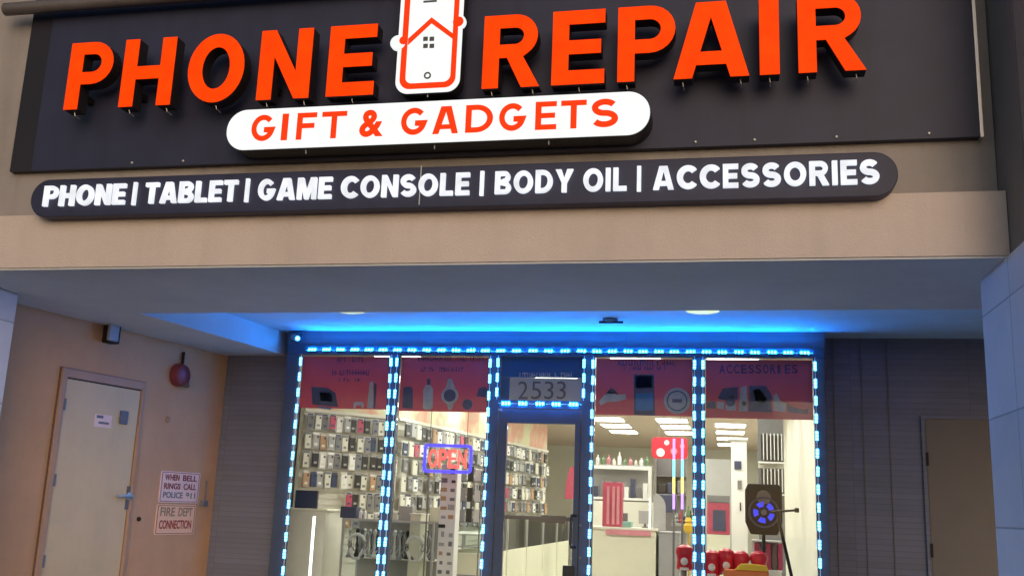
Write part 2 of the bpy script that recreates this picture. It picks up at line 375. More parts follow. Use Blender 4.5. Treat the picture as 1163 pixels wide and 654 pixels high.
def glyph(ch, w, h, s):
    """outlines of a heavy sans capital, w x h, stroke s; first loop is the outside"""
    if ch == 'I': return [[(0, 0), (w, 0), (w, h), (0, h)]]
    if ch == 'H': return [[(0, 0), (s, 0), (s, h * .40), (w - s, h * .40), (w - s, 0), (w, 0), (w, h), (w - s, h), (w - s, h * .40 + s * .9), (s, h * .40 + s * .9), (s, h), (0, h)]]
    if ch == 'N': return [[(0, 0), (s, 0), (s, h * .62), (w - s, 0), (w, 0), (w, h), (w - s, h), (w - s, h * .38), (s, h), (0, h)]]
    if ch == 'E':
        t = s * .88; return [[(0, 0), (w, 0), (w, t), (s, t), (s, h * .5 - t / 2), (w * .93, h * .5 - t / 2), (w * .93, h * .5 + t / 2), (s, h * .5 + t / 2), (s, h - t), (w, h - t), (w, h), (0, h)]]
    if ch == 'O': return [arc(w / 2, h / 2, w / 2, h / 2, 0, 350, 35), arc(w / 2, h / 2, w / 2 - s, h / 2 - s * .92, 0, 350, 35)]
    t = s * .85
    if ch == 'P':
        r = h * .315; b = h - 2 * r
        return [[(0, 0), (s, 0), (s, b)] + arc(w - r, h - r, r, r, -90, 90) + [(0, h)],
                [(s, b + t), (s, h - t)] + arc(w - r, h - r, r - t, r - t, 90, -90)]
    if ch == 'R':
        r = h * .295; b = h - 2 * r
        return [[(0, 0), (s, 0), (s, b), (w * .42, b), (w - s * 1.12, 0), (w, 0), (w * .42 + s * 1.0, b + .004)] + arc(w * .95 - r, h - r, r, r, -55, 90) + [(0, h)],
                [(s, b + t), (s, h - t)] + arc(w * .95 - r, h - r, r - t, r - t, 90, -90)]
    if ch == 'A':
        a = w * .30; c = w / 2
        zb = h * .17; zt = zb + t * .95
        def xl(z): return s * 1.06 + (c - s * 1.06) * z / (h * .80)
        return [[(0, 0), (s * 1.06, 0), (xl(zb), zb), (w - xl(zb), zb), (w - s * 1.06, 0), (w, 0), (w - a, h), (a, h)],
                [(xl(zt), zt), (c, h * .80), (w - xl(zt), zt)]]
def offset_path(pts, t):
    """closed outline of a stroke of width t along an open path"""
    P_ = [Vector(p) for p in pts]; L_, R_ = [], []
    for i, p in enumerate(P_):
        d0 = (P_[i] - P_[i - 1]).normalized() if i else (P_[1] - P_[0]).normalized()
        d1 = (P_[i + 1] - P_[i]).normalized() if i < len(P_) - 1 else d0
        n0, n1 = Vector((-d0.y, d0.x)), Vector((-d1.y, d1.x)); m_ = (n0 + n1).normalized(); k = t / 2 / max(.4, m_.dot(n0))
        L_.append(tuple(p + m_ * k)); R_.append(tuple(p - m_ * k))
    return [L_ + R_[::-1]]
def glyph2(ch, w, h, s):
    v = s * .9
    if ch == 'T': return [[(w / 2 - s / 2, 0), (w / 2 + s / 2, 0), (w / 2 + s / 2, h - v), (w, h - v), (w, h), (0, h), (0, h - v), (w / 2 - s / 2, h - v)]]
    if ch == 'L': return [[(0, 0), (w, 0), (w, v), (s, v), (s, h), (0, h)]]
    if ch == 'F': return [[(0, 0), (s, 0), (s, h * .42), (w * .9, h * .42), (w * .9, h * .42 + v), (s, h * .42 + v), (s, h - v), (w, h - v), (w, h), (0, h)]]
    if ch == 'M': return [[(0, 0), (s * .9, 0), (s * .9, h * .62), (w / 2 - s * .38, 0), (w / 2 + s * .38, 0), (w - s * .9, h * .62), (w - s * .9, 0), (w, 0), (w, h), (w - s * 1.25, h), (w / 2, h * .36), (s * 1.25, h), (0, h)]]
    if ch == 'Y': return [[(w / 2 - s / 2, 0), (w / 2 + s / 2, 0), (w / 2 + s / 2, h * .40), (w, h), (w - s * 1.2, h), (w / 2, h * .60), (s * 1.2, h), (0, h), (w / 2 - s / 2, h * .40)]]
    if ch == 'D':
        rx, rz = w * .60, h / 2
        return [[(0, 0)] + arc(w - rx, rz, rx, rz, -90, 90, 16) + [(0, h)], [(s, v), (s, h - v)] + arc(w - rx, rz, rx - s, rz - v, 90, -90, 16)]
    if ch == 'B':
        r = h / 4 + .0; x = w * .95
        return [[(0, 0)] + arc(w - h * .27, h * .27, h * .27, h * .27, -90, 62, 10) + arc(x - h * .245, h - h * .25, h * .235, h * .25, -50, 90, 10) + [(0, h)],
                [(s, v), (s, h * .5 - v * .42)] + arc(w - h * .27, h * .27, h * .27 - s, h * .27 - v * .95, 88, -90, 8),
                [(s, h * .5 + v * .48), (s, h - v)] + arc(x - h * .245, h * .75, h * .245 - s, h * .25 - v * .95, 90, -88, 8)]
    cx, cz, rx, rz = w / 2, h / 2, w / 2 - s / 2, h / 2 - s / 2
    if ch == 'C': return offset_path(arc(cx, cz, rx, rz, 42, 318, 26), s)
    if ch == 'G': return offset_path(arc(cx, cz, rx, rz, 42, 335, 26) + [(w - s / 2, h * .43), (w * .55, h * .43)], s * .95)
    if ch == 'S':
        r1 = (h - s) / 4
        return offset_path(arc(cx, h - s / 2 - r1, rx * .94, r1, 28, 265, 18) + arc(cx, s / 2 + r1, rx, r1, 85, -152, 18), s)
    return glyph(ch, w, h, s)
ADV = dict(P=.76, H=.80, O=.92, N=.80, E=.66, T=.72, A=.90, B=.78, L=.62, G=.88, M=.96, C=.86, S=.76, D=.82, Y=.84, I=.22, R=.80)
ADV[' '] = .22
def sans_letter(ch, x0, x1, z0, z1, y, thick, stroke, mt, parent):
    if ch == '&':
        mb = MB(); put_text(mb, ch, x0, x1, z0, z1, y, 0.035, thick); return mb.build('letter', mt, parent)
    me = curve_mesh(glyph2(ch, x1 - x0, z1 - z0, stroke), thick)
    lo, hi = min(v.co.x for v in me.vertices), max(v.co.x for v in me.vertices); kx = (x1 - x0) / (hi - lo)
    return MB().merge(me, lambda c: (x0 + (c.x - lo) * kx, y - c.z, z0 + c.y)).build('letter', mt, parent)
def curve_mesh(loops, depth):
    cu = bpy.data.curves.new('outline', 'CURVE'); cu.dimensions = '2D'; cu.fill_mode = 'BOTH'; cu.extrude = depth / 2
    for lp in loops:
        sp = cu.splines.new('POLY'); sp.points.add(len(lp) - 1); sp.use_cyclic_u = True
        for p, q in zip(sp.points, lp): p.co = (q[0], q[1], 0, 1)
    ob = bpy.data.objects.new('outline', cu); C.objects.link(ob)
    dg = bpy.context.evaluated_depsgraph_get(); dg.update()
    me = bpy.data.meshes.new_from_object(ob.evaluated_get(dg)); bpy.data.objects.remove(ob); return me
def channel_letter(ch, x0, x1, z0, z1, s):
    lp = glyph(ch, x1 - x0, z1 - z0, s)
    me = curve_mesh(lp, 0.10)
    o = MB().merge(me, lambda c: (x0 + c.x, YL + .054 - c.z, z0 + c.y)).build('letter', 'letter_return', sign)
    me2 = curve_mesh(lp, 0.006)
    MB().merge(me2, lambda c: (x0 + c.x, YL - c.z, z0 + c.y)).build('face', 'orange_face', o)
    # drain wire / stand-off pins
    xs = {'P': [s / 2], 'I': [(x1 - x0) / 2], 'O': [(x1 - x0) / 2]}.get(ch, [s / 2, x1 - x0 - s / 2])
    if ch == 'E': xs = [(x1 - x0) / 2]
    for x in xs:
        MB().tube([(x0 + x, YL + .05, z0 - .002), (x0 + x + .004, YL + .055, z0 - .025), (x0 + x + .006, YL + .11, z0 - .030)], .0035, 6).build('drain_pin', 'screw', o)
    MB().box(x0 + s * .3, x0 + s * .7, YL + .1045, 5.939, z0 + .12, z0 + .16).build('spacer', 'letter_return', o)
WL = [('P', 70, 127, 118), ('H', 132, 197, 116), ('O', 207, 277, 113), ('N', 288, 353, 110), ('E', 367, 426, 107),
      ('R', 547, 612, 100), ('E', 626, 686, 96), ('P', 701, 767, 93), ('A', 765, 851, 88), ('I', 863, 885, 82), ('R', 907, 984, 78)]
zbs = [onY((a + b) / 2, y + 2, YL).z for _, a, b, y in WL]
LZ0 = sum(zbs) / len(zbs); LZ1 = onY(350, 32.5, YL).z
for ch, a, b, yb in WL:
    ya = yb - 35
    xa = onY(a + (3 if ch not in 'A' else 0), yb, YL).x if a < 500 else onY(a, yb, YL).x
    xb = onY(b, yb if ch in 'NERHA' and a > 500 else ya, YL).x
    channel_letter(ch, xa, xb, LZ0, LZ1, 0.104)
# the phone-and-house emblem between the two words
def rrect(x0, x1, z0, z1, r, n=6):
    return arc(x1 - r, z0 + r, r, r, -90, 0, n) + arc(x1 - r, z1 - r, r, r, 0, 90, n) + arc(x0 + r, z1 - r, r, r, 90, 180, n) + arc(x0 + r, z0 + r, r, r, 180, 270, n)
ea, eb = onY(449.5, 85, YL), onY(522.5, 80, YL); ez0 = onY(487, 105, YL).z; ez1 = ez0 + 0.86
def ez(py): return onY(487, py, YL).z
def ex(px, py=60): return onY(px, py, YL).x
X0, X1 = ea.x, eb.x
emb = MB().prism(rrect(X0, X1, ez0, ez1, .085, 8), YL + .010, YL + .11).build('emblem', 'letter_return', sign)
MB().prism(rrect(X0, X1, ez0, ez1, .085, 8), YL + .003, YL + .009).build('face', 'white_face', emb)
MB().merge(curve_mesh([rrect(X0 + .028, X1 - .028, ez0 + .028, ez1 - .028, .07, 8), rrect(X0 + .066, X1 - .062, ez0 + .066, ez1 - .07, .045, 8)], .005), lambda c: (c.x, YL - c.z, c.y)).build('orange_outline', 'orange_print', emb)
MB().prism([(X0 + .07, ez(50)), (ex(488), ez(27)), (X1 - .062, ez(46)), (X1 - .062, ez(40)), (ex(488), ez(20.5)), (X0 + .07, ez(43))], YL - .004, YL + .003).build('house_roof', 'orange_print', emb)
wm = MB()
for wx in (483.3, 490.5):
    for wz in (44.5, 52.5):
        p = onY(wx, wz, YL); wm.box(p.x - .015, p.x + .015, YL - .003, YL + .003, p.z - .014, p.z + .014)
wm.build('house_window', 'grey_print', emb)
p = onY(485.5, 86, YL)
MB().merge(curve_mesh([arc(p.x, p.z, .024, .024, 0, 340, 17), arc(p.x, p.z, .014, .014, 0, 340, 17)], .005), lambda c: (c.x, YL - c.z, c.y)).build('home_button', 'grey_print', emb)
p = onY(452, 49, YL)
MB().lathe((p.x, YL - .004, p.z), [(.052, -.02), (.052, 0), (.046, .006)], 24, 'y').build('node_ring', 'white_face', emb)
q = onY(457, 47, YL); MB().lathe((q.x + .012, YL - .011, q.z), [(.030, 0), (.026, .004)], 20, 'y').build('node_dot', 'orange_print', emb)
p = onY(520.5, 25, YL)
MB().lathe((p.x, YL + .003, p.z), [(.050, -.02), (.050, 0), (.046, .004)], 24, 'y').build('node_ring', 'white_face', emb)
MB().lathe((p.x, YL - .002, p.z), [(.036, 0), (.032, .005)], 20, 'y').build('node_dot', 'orange_print', emb)
MB().box(ex(481, 2), ex(496, 2), YL - .003, YL + .003, ez(3), ez(1)).build('speaker_slot', 'grey_print', emb)
MB().box(X0 + .1, X1 - .1, YL + .111, 5.939, ez0 + .15, ez0 + .3).build('spacer', 'letter_return', emb)
MB().tube([(ex(487), YL + .03, ez0), (ex(487), YL + .03, ez0 - .02)], .004, 6).build('drain_pin', 'screw', emb)

# white pill lightbox
YG = 5.76
ga, gb = onY(257, 148, YG), onY(739, 125, YG); gt = onY(498, 114, YG).z; gbm = onY(498, 162.5, YG).z
pill = thing('lightbox_sign', 'white glowing pill shaped lightbox reading GIFT & GADGETS', 'shop sign', ((ga.x + gb.x) / 2, YG, gbm))
h2 = (gt - gbm) / 2
MB().prism(rrect(ga.x, gb.x, gbm, gt, h2 - .002, 12), YG + .004, 5.938).build('casing', 'letter_return', pill)
MB().prism(rrect(ga.x + .004, gb.x - .004, gbm + .004, gt - .004, h2 - .008, 12), YG, YG + .0035).build('face', 'white_face', pill)
for px in (346, 492, 622):
    x = onY(px, 160, YG).x; MB().tube([(x, YG + .03, gbm + .004), (x + .003, YG + .03, gbm - .028)], .004, 6).build('drain_pin', 'screw', pill)
GL = [('G', 287, 314), ('I', 321, 328), ('F', 338, 360), ('T', 366, 394), ('&', 409, 436), ('G', 456, 486), ('A', 492, 521), ('D', 529, 560), ('G', 567, 598), ('E', 608, 632), ('T', 637, 666), ('S', 672, 702)]
gz0 = onY(500, 152.5, YG).z; gz1 = onY(500, 121.5, YG).z
for ch, a, b in GL:
    sans_letter(ch, onY(a, 137, YG).x, onY(b, 137, YG).x, gz0, gz1, YG - .004, .004, .038, 'orange_print', pill)

# long dark pill with white words
YD = 5.74
da, db = onY(35, 225, YD), onY(1020, 192, YD); dt = onY(500, 189, YD).z; dbm = onY(500, 235.5, YD).z
dp = thing('lightbox_sign', 'long dark rounded sign listing PHONE, TABLET, GAME CONSOLE, BODY OIL, ACCESSORIES in white', 'shop sign', ((da.x + db.x) / 2, YD, dbm))
h2 = (dt - dbm) / 2
MB().prism(rrect(da.x, db.x, dbm, dt, h2 - .002, 12), YD, YF - .002).build('casing', 'panel_dark', dp, bevel=.006)
MB().box(-4.4, .6, YF - .01, 5.999, 3.10, 3.2).build('mounting_rail', 'metal_grey', dp)
MB().box(onY(478, 200, YD).x - .003, onY(478, 200, YD).x + .003, YD - .002, YD + .001, dbm + .02, dt + .01).build('seam', 'screw', dp)
tz = [onY(98, 220, YD).z, onY(930, 193, YD).z]; zc = onY(500, 210.5, YD).z; hh = 0.072
for word, a, b in (('PHONE', 52, 144), ('TABLET', 167, 271), ('GAME CONSOLE', 295, 534), ('BODY OIL', 563, 712), ('ACCESSORIES', 742, 998)):
    pa, pb = onY(a, 222 - a * .0285, YD), onY(b, 222 - b * .0285, YD)
    hgt = hh * 2; gap = .13; tot = sum(ADV[c] for c in word) + gap * (len(word) - 1); k = (pb.x - pa.x) / tot; x = pa.x
    for ch in word:
        if ch != ' ': sans_letter(ch, x, x + ADV[ch] * k, zc - hh, zc + hh, YD - .012, .022, min(.041, .235 * k), 'white_letter', dp)
        x += (ADV[ch] + gap) * k
for px in (154.5, 282, 548, 726):
    p = onY(px, 221 - px * .0285, YD); MB().box(p.x - .012, p.x + .012, YD - .02, YD - .001, zc - hh * 1.1, zc + hh * 1.1).build('divider', 'white_letter', dp)
# rounded rail along the top of the sign
pa = onY(6, 14, 5.84)
MB().tube([(pa.x, 5.84, pa.z + .02), (2.2 - .7, 5.84, pa.z + .02)], .048, 16).build('cap_rail', 'metal_grey', sign, smooth=True)

# ------------------------------------------------------------------ canopy lamps, LED cove
for px, nm in ((397, 'left'), (798, 'right')):
    p = onZ(px, 351.5, ZR)
    dl = thing('recessed_downlight', 'round recessed downlight glowing yellow green in the canopy, the %s one of two' % nm, 'ceiling light', (p.x, p.y, ZR), 'recessed canopy downlights')
    MB().lathe((p.x, p.y, ZR), [(.15, -.012), (.15, 0)], 28).build('trim_ring', 'white_paint', dl)
    MB().lathe((p.x, p.y, ZR), [(.10, -.022), (.14, -.0125)], 28).build('lens', 'down_lamp', dl)
p = onZ(693, 362, ZR)
sh = thing('ceiling_fixture', 'small dark low fixture on the blue lit canopy ceiling above the door', 'ceiling fixture', (p.x, p.y, ZR))
MB().lathe((p.x, p.y, ZR), [(.03, -.035), (.07, -.02), (.07, 0)], 16).build('plate', 'metal_grey', sh)
MB().tube([(p.x - .10, p.y, ZR - .03), (p.x + .12, p.y - .02, ZR - .035)], .011, 8).build('crossbar', 'black_plastic', sh)
sc_ = thing('security_camera', 'small camera on a bracket above the top left corner of the storefront', 'camera', (-4.30, 9.5, 2.86))
MB().box(-4.42, -4.30, 9.545, 9.575, 2.83, 2.93).build('bracket', 'frame_black', sc_, bevel=.004)
MB().tube([(-4.35, 9.56, 2.88), (-4.33, 9.47, 2.86)], .012, 8).build('arm', 'grey_plastic', sc_)
MB().tube([(-4.37, 9.50, 2.87), (-4.28, 9.40, 2.84)], .033, 14).build('barrel', 'grey_plastic', sc_, smooth=True)
MB().tube([(-4.281, 9.401, 2.84), (-4.277, 9.396, 2.839)], .020, 12).build('lens', 'led_diode', sc_)

# ------------------------------------------------------------------ storefront
sf = thing('glass_storefront', 'black framed glass storefront with four tall panes around the entrance door', 'storefront', (-1.8, YS, 0))
FY0, FY1 = 9.555, 9.66
MX = {'l': (-4.45, -4.315), 'a': (-3.335, -3.232), 'b': (-2.300, -2.185), 'c': (-1.365, -1.245), 'd': (-.315, -.200), 'r': (.785, .885)}
for k, (a, b) in MX.items():
    MB().box(a, b, FY0, FY1, 0, 2.70).build('mullion', 'frame_black', sf, bevel=.004)
MB().box(-4.45, .885, FY0, FY1, 2.702, 2.79).build('head_rail', 'frame_black', sf, bevel=.004)
def seg(a, b): return MX[a][1] + .001, MX[b][0] - .001
for a, b in (('l', 'a'), ('a', 'b'), ('c', 'd'), ('d', 'r')):
    x0, x1 = seg(a, b)
    MB().box(x0, x1, FY0 + .01, FY1 - .01, 0.0, .12).build('sill_rail', 'frame_black', sf, bevel=.004)
    MB().box(x0, x1, 9.606, 9.612, .121, 2.701).build('window_pane', 'clear_glass', sf)
x0, x1 = seg('b', 'c')
MB().box(x0, x1, FY0, FY1, 2.185, 2.265).build('transom_bar', 'frame_black', sf, bevel=.004)
MB().box(x0, x1, 9.606, 9.612, 2.266, 2.701).build('transom_pane', 'clear_glass', sf)
dr = MB()
dx0, dx1, dzt = x0 + .006, x1 - .006, 2.178
gx0, gx1 = onY(574, 560, YS).x, onY(652, 560, YS).x; gzt = onY(612, 481, YS).z
dr.box(dx0, gx0, 9.56, 9.61, .012, dzt).box(gx1, dx1, 9.56, 9.61, .012, dzt).box(gx0, gx1, 9.56, 9.61, gzt, dzt).box(gx0, gx1, 9.56, 9.61, .012, .28)
door = dr.build('door', 'frame_black', sf)
MB().box(gx0 + .001, gx1 - .001, 9.58, 9.586, .281, gzt - .001).build('door_glass', 'clear_glass', door)
pz = onY(612, 588, YS).z
MB().box(gx0 - .05, gx1 + .04, 9.615, 9.635, pz - .018, pz + .018).box(onY(614, 588, YS).x, onY(642, 588, YS).x, 9.613, 9.66, pz - .038, pz + .03).build('push_bar', 'metal_grey', door, bevel=.004)
hx = onY(649, 600, 9.5).x; hz0, hz1 = onY(649, 621, 9.5).z, onY(649, 585, 9.5).z
MB().tube([(hx + .03, 9.56, hz1), (hx, 9.50, hz1), (hx - .005, 9.495, hz1 - .03), (hx - .005, 9.495, hz0 + .03), (hx, 9.50, hz0), (hx + .03, 9.56, hz0)], .014, 10).build('pull_handle', 'black_plastic', door, smooth=True)
p = onY(645, 648, 9.55); MB().box(p.x - .05, p.x + .06, 9.535, 9.559, p.z - .07, p.z + .05).build('lock_case', 'black_plastic', door, bevel=.01)
for py in (596, 633):
    p = onY(659, py, 9.555); MB().lathe((p.x, 9.56, p.z), [(.014, 0), (.014, .006), (.008, .009)], 12, 'y').build('lock_cylinder', 'mid_grey', door)
p = onY(568, 465, 9.55); MB().box(p.x - .02, p.x + .02, 9.553, 9.559, p.z - .012, p.z + .012).build('sticker', 'grey_plastic', door)

# LED strips: one thing per run, modules are copies
def module(vertical):
    mb = MB()
    L, W_ = .088, .030
    if vertical:
        mb.m(0).box(-W_ / 2, W_ / 2, -.006, 0, -L / 2, L / 2); mb.m(1)
        for k in (-1, 0, 1): mb.box(-.0095, .0095, -.016, -.0062, k * .029 - .0105, k * .029 + .0105)
    else:
        mb.m(0).box(-L / 2, L / 2, -.006, 0, -W_ / 2, W_ / 2); mb.m(1)
        for k in (-1, 0, 1): mb.box(k * .030 - .0065, k * .030 + .0065, -.014, -.0062, -.014, .014)
    return mb.build('led_module', ['led_housing', 'led_diode' if vertical else 'led_diode_bright'])
pv, ph = module(True), module(False)
def strip(x0, z0, x1, z1, label, pitch=.156):
    t = thing('led_light_strip', label, 'light strip', (x0, FY0 - .003, min(z0, z1)), 'blue LED strips around the storefront frame')
    vert = abs(x1 - x0) < 1e-6; L = abs(z1 - z0) if vert else x1 - x0
    n = max(1, round(L / pitch)); n += 0
    base = parent_world(t)
    (MB().box(x0 - .003, x0 + .003, FY0 - .0025, FY0 - .0005, min(z0, z1), max(z0, z1)) if vert else MB().box(x0, x1, FY0 - .0025, FY0 - .0005, z0 - .003, z0 + .003)).build('cable', 'white_paint', t)
    for i in range(n):
        f = (i + .5) / n
        c = (pv if vert else ph).copy(); C.objects.link(c); c.parent = t
        jit = random.uniform(-.004, .004)
        w = Vector((x0 + jit * .4, FY0 - .003, z1 - L * f + jit)) if vert else Vector((x0 + L * f + jit, FY0 - .003, z0 + jit * .4))
        c.location = w - base
        c.rotation_euler = (0 if vert or z0 < 2.5 else -R(48), random.uniform(-.03, .03), 0)
for x, zlo, lab in ((-4.29, .15, 'vertical LED strip on the far left frame post of the storefront'),
                    (-3.313, .15, 'LED strip on the left edge of the post between first and second window'),
                    (-3.252, .15, 'LED strip on the right edge of the post between first and second window'),
                    (-2.283, .15, 'long LED strip down the left side of the door opening'),
                    (-2.204, 2.27, 'short LED strip beside the left end of the transom window'),
                    (-1.348, 2.27, 'short LED strip beside the right end of the transom window'),
                    (-1.262, .15, 'long LED strip down the right side of the door opening'),
                    (-.297, .15, 'LED strip on the left edge of the post between third and fourth window'),
                    (-.219, .15, 'LED strip on the right edge of the post between third and fourth window'),
                    (.800, .15, 'vertical LED strip on the far right frame post of the storefront')):
    strip(x, 2.70, x, zlo, lab) if False else strip(x, zlo, x, 2.705, lab)
for x0, x1, z, lab in ((-4.25, -3.33, 2.743, 'top LED strip above the first window from the left'), (-3.33, -2.26, 2.743, 'top LED strip above the second window, over the OPEN sign'),
                       (-2.26, -1.30, 2.743, 'top LED strip above the blue transom'), (-1.30, -.26, 2.743, 'top LED strip above the third window'), (-.26, .79, 2.743, 'top LED strip above the fourth window and ACCESSORIES poster'),
                       (-2.19, -1.36, 2.232, 'LED strip along the transom bar above the door')):
    strip(x0, z, x1, z, lab)
for o in (pv, ph): bpy.data.objects.remove(o)

# ------------------------------------------------------------------ window posters (just behind the glass)
YP = 9.62
def pz_(px, py): q = onY(px, py, YP); return q.x, q.z
def poster(x0, x1, zb, label):
    t = thing('window_poster', label, 'poster', ((x0 + x1) / 2, YP, zb), 'red posters in the tops of the shop windows')
    MB().box(x0, x1, YP, YP + .003, zb, 2.69).build('sheet', 'poster_red', t); return t
def ppoly(mb, pts):
    mb.prism([pz_(*p) for p in pts], YP - .004, YP - .001); return mb
def bars(x0, x1, y0, y1, parent, m='poster_dark', seed=1):
    """small printed words too blurred to read: rows of uneven strokes"""
    rn = random.Random(seed); mb = MB(); x = x0
    while x < x1:
        w = rn.uniform(.7, 1.6)
        if rn.random() > .16:
            a, b = pz_(x, y1), pz_(x + w, y0); mb.box(a[0], b[0], YP - .003, YP - .001, a[1], b[1])
            if rn.random() > .4:
                ym = rn.choice([y0, (y0 + y1) / 2, y1 - 1.2]); a, b = pz_(x, ym + 1.2), pz_(x + w + 1.8, ym); mb.box(a[0], b[0], YP - .0032, YP - .0012, a[1], b[1])
        x += w + rn.uniform(1.2, 2.2)
    return mb.build('printed_words', m, parent)
zp = 2.145
pA = poster(-4.30, -3.34, zp + .01, 'red poster with a monitor and a game console in the first window')
bars(383, 413, 405, 411, pA, seed=1); bars(377, 420, 420, 426, pA, seed=2); bars(385, 408, 429, 433, pA, seed=3)
ppoly(MB(), [(354, 439), (372, 440), (381, 446), (384, 462), (355, 459)]).build('printed_monitor', 'poster_navy', pA)
ppoly(MB(), [(363, 445), (376, 446), (378, 456), (364, 455)]).prism([pz_(361, 461), pz_(376, 463), pz_(376, 465), pz_(361, 463)], YP - .006, YP - .005).build('printed_screen', 'poster_blue', pA)
ppoly(MB(), [(420, 434), (424, 433), (424, 464), (417, 463)]).build('printed_console', 'poster_grey', pA)
ppoly(MB(), [(425, 434), (428, 437), (426, 464), (424.3, 464)]).build('printed_console_side', 'poster_navy', pA)
ppoly(MB(), [(402, 457), (404, 456), (411, 456), (413, 458), (413, 463), (410.5, 463), (410.5, 460), (404, 460), (404, 463), (401.5, 463)]).build('printed_controller', 'poster_grey', pA)
pB = poster(-3.225, -2.31, zp, 'red poster with bottles and a wrist watch above the OPEN sign')
bars(470, 548, 403, 410, pB, seed=4); bars(478, 525, 417, 422, pB, seed=5)
ppoly(MB(), [(458, 441), (460, 439), (467, 439), (469, 441), (469, 464), (457, 463)]).build('printed_speaker', 'poster_navy', pB)
ppoly(MB(), [(481, 442), (484, 437), (489, 437), (492, 442), (491.5, 463), (489, 465), (483, 465), (480.5, 463)]).build('printed_bottle', 'poster_grey', pB)
ppoly(MB(), [(485, 430), (489, 430), (489, 437), (485, 437)]).build('printed_cap', 'poster_navy', pB)
ppoly(MB(), [(509, 430), (513, 430), (517, 441), (506, 441)]).build('printed_strap', 'poster_grey', pB)
ppoly(MB(), [(507, 457), (516, 457), (513, 465), (509.5, 465)]).build('printed_strap', 'poster_grey', pB)
def disc(cx, cy, r, y0, y1, n=26):
    c = pz_(cx, cy); return MB().prism([(c[0] + r * math.cos(2 * math.pi * i / n), c[1] + r * math.sin(2 * math.pi * i / n)) for i in range(n)], y0, y1)
disc(511, 449, .088, YP - .0065, YP - .0045).build('printed_watch', 'poster_grey', pB)
disc(511, 449, .062, YP - .009, YP - .007).build('printed_dial', 'poster_navy', pB)
disc(531, 459, .052, YP - .004, YP - .001).build('printed_earbud', 'poster_navy', pB)
ppoly(MB(), [(541, 450), (544, 441), (550, 439), (553, 441), (552, 451)]).build('printed_pouch', 'poster_navy', pB)
pC = poster(-1.24, -.32, zp, 'red poster with a blue phone and a round white badge right of the door')
bars(702, 764, 409, 415, pC, seed=6); bars(706, 757, 416, 420, pC, seed=7)
ppoly(MB(), [(720, 425), (743, 425), (744, 472), (720, 471)]).build('printed_phone', 'poster_navy', pC)
ppoly(MB(), [(722, 427), (741, 427), (741, 440), (722, 441)]).prism([pz_(722, 447), pz_(741, 446), pz_(742, 466), pz_(722, 466)], YP - .006, YP - .0045).build('printed_phone_screen', 'poster_blue', pC)
disc(769, 455, .125, YP - .0035, YP - .001).build('printed_badge', 'poster_grey', pC)
MB().merge(curve_mesh([arc(*pz_(769, 455), .098, .098, 0, 345, 23), arc(*pz_(769, 455), .086, .086, 0, 345, 23)], .002), lambda c: (c.x, YP - .0055 - c.z, c.y)).box(pz_(763.5, 455)[0], pz_(774.5, 455)[0], YP - .0065, YP - .0045, pz_(769, 457)[1], pz_(769, 453)[1]).build('printed_badge_ring', 'poster_navy', pC)
ppoly(MB(), [(680, 456), (686, 449), (694, 443), (700, 448), (711, 447), (711, 453), (700, 456), (690, 456), (682, 460)]).build('printed_tools', 'poster_grey', pC)
ppoly(MB(), [(688, 447), (694, 440), (699, 443), (702, 447)]).build('printed_shadow', 'poster_navy', pC)
pD = poster(-.195, .78, 2.135, 'red ACCESSORIES poster with dark and grey gadgets in the rightmost window')
mb = MB()
for i, ch in enumerate('ACCESSORIES'):
    a, b = pz_(817 + i * 8.25, 424), pz_(817 + i * 8.25 + (3 if ch == 'I' else 6.3), 414); put_text(mb, ch, a[0], b[0], a[1], b[1], YP - .003, .02, .002)
mb.build('printed_lettering', 'poster_dark', pD)
for pts, m in (([(802, 463), (803, 457), (812, 455), (813, 464)], 'poster_navy'), ([(814, 463), (815, 456), (822, 457), (822, 465)], 'poster_grey'),
               ([(815, 452), (821, 441), (838, 439), (838, 453), (824, 455)], 'poster_navy'), ([(824, 461), (826, 450), (834, 450), (836, 466), (825, 466)], 'poster_grey'),
               ([(841, 440), (848, 438), (849, 467), (839, 467)], 'poster_grey'), ([(851, 438), (870, 438), (876, 448), (877, 468), (850, 467)], 'poster_navy'),
               ([(855, 443), (862, 441), (871, 452), (868, 459), (858, 455)], 'poster_grey'), ([(878, 449), (882, 446), (886, 455), (893, 458), (892, 468), (879, 466)], 'poster_grey'),
               ([(894, 458), (900, 462), (912, 465), (918, 464), (917, 470), (895, 468)], 'poster_navy')):
    ppoly(MB(), pts).build('printed_gadget', m, pD)
disc(829.5, 456, .045, YP - .0075, YP - .0055).build('printed_lens', 'poster_navy', pD)
disc(845, 458, .022, YP - .0075, YP - .0055).build('printed_lens', 'black_plastic', pD)
# transom with the street number
tr = thing('transom_sign', 'blue transom film with a silver strip showing the street number 2533', 'number sign', (-1.78, YP, 2.27))
MB().box(-2.184, -1.366, YP, YP + .003, 2.495, 2.70).box(-2.184, -2.095, YP, YP + .003, 2.268, 2.494).build('film', 'transom_blue', tr)
MB().box(-2.094, -1.367, YP + .001, YP + .004, 2.27, 2.493).build('silver_strip', 'film_grey', tr)
mb = MB()
for ch, a, b in (('2', 588, 600), ('5', 603, 615), ('3', 618, 629), ('3', 632, 643)):
    p0, p1 = pz_(a, 453), pz_(b, 433); put_text(mb, ch, p0[0], p1[0], p0[1], p1[1], YP - .002, -.004, .002)
mb.build('house_number', 'mid_grey', tr)
bars(590, 650, 423, 428, tr, 'poster_grey', seed=9)
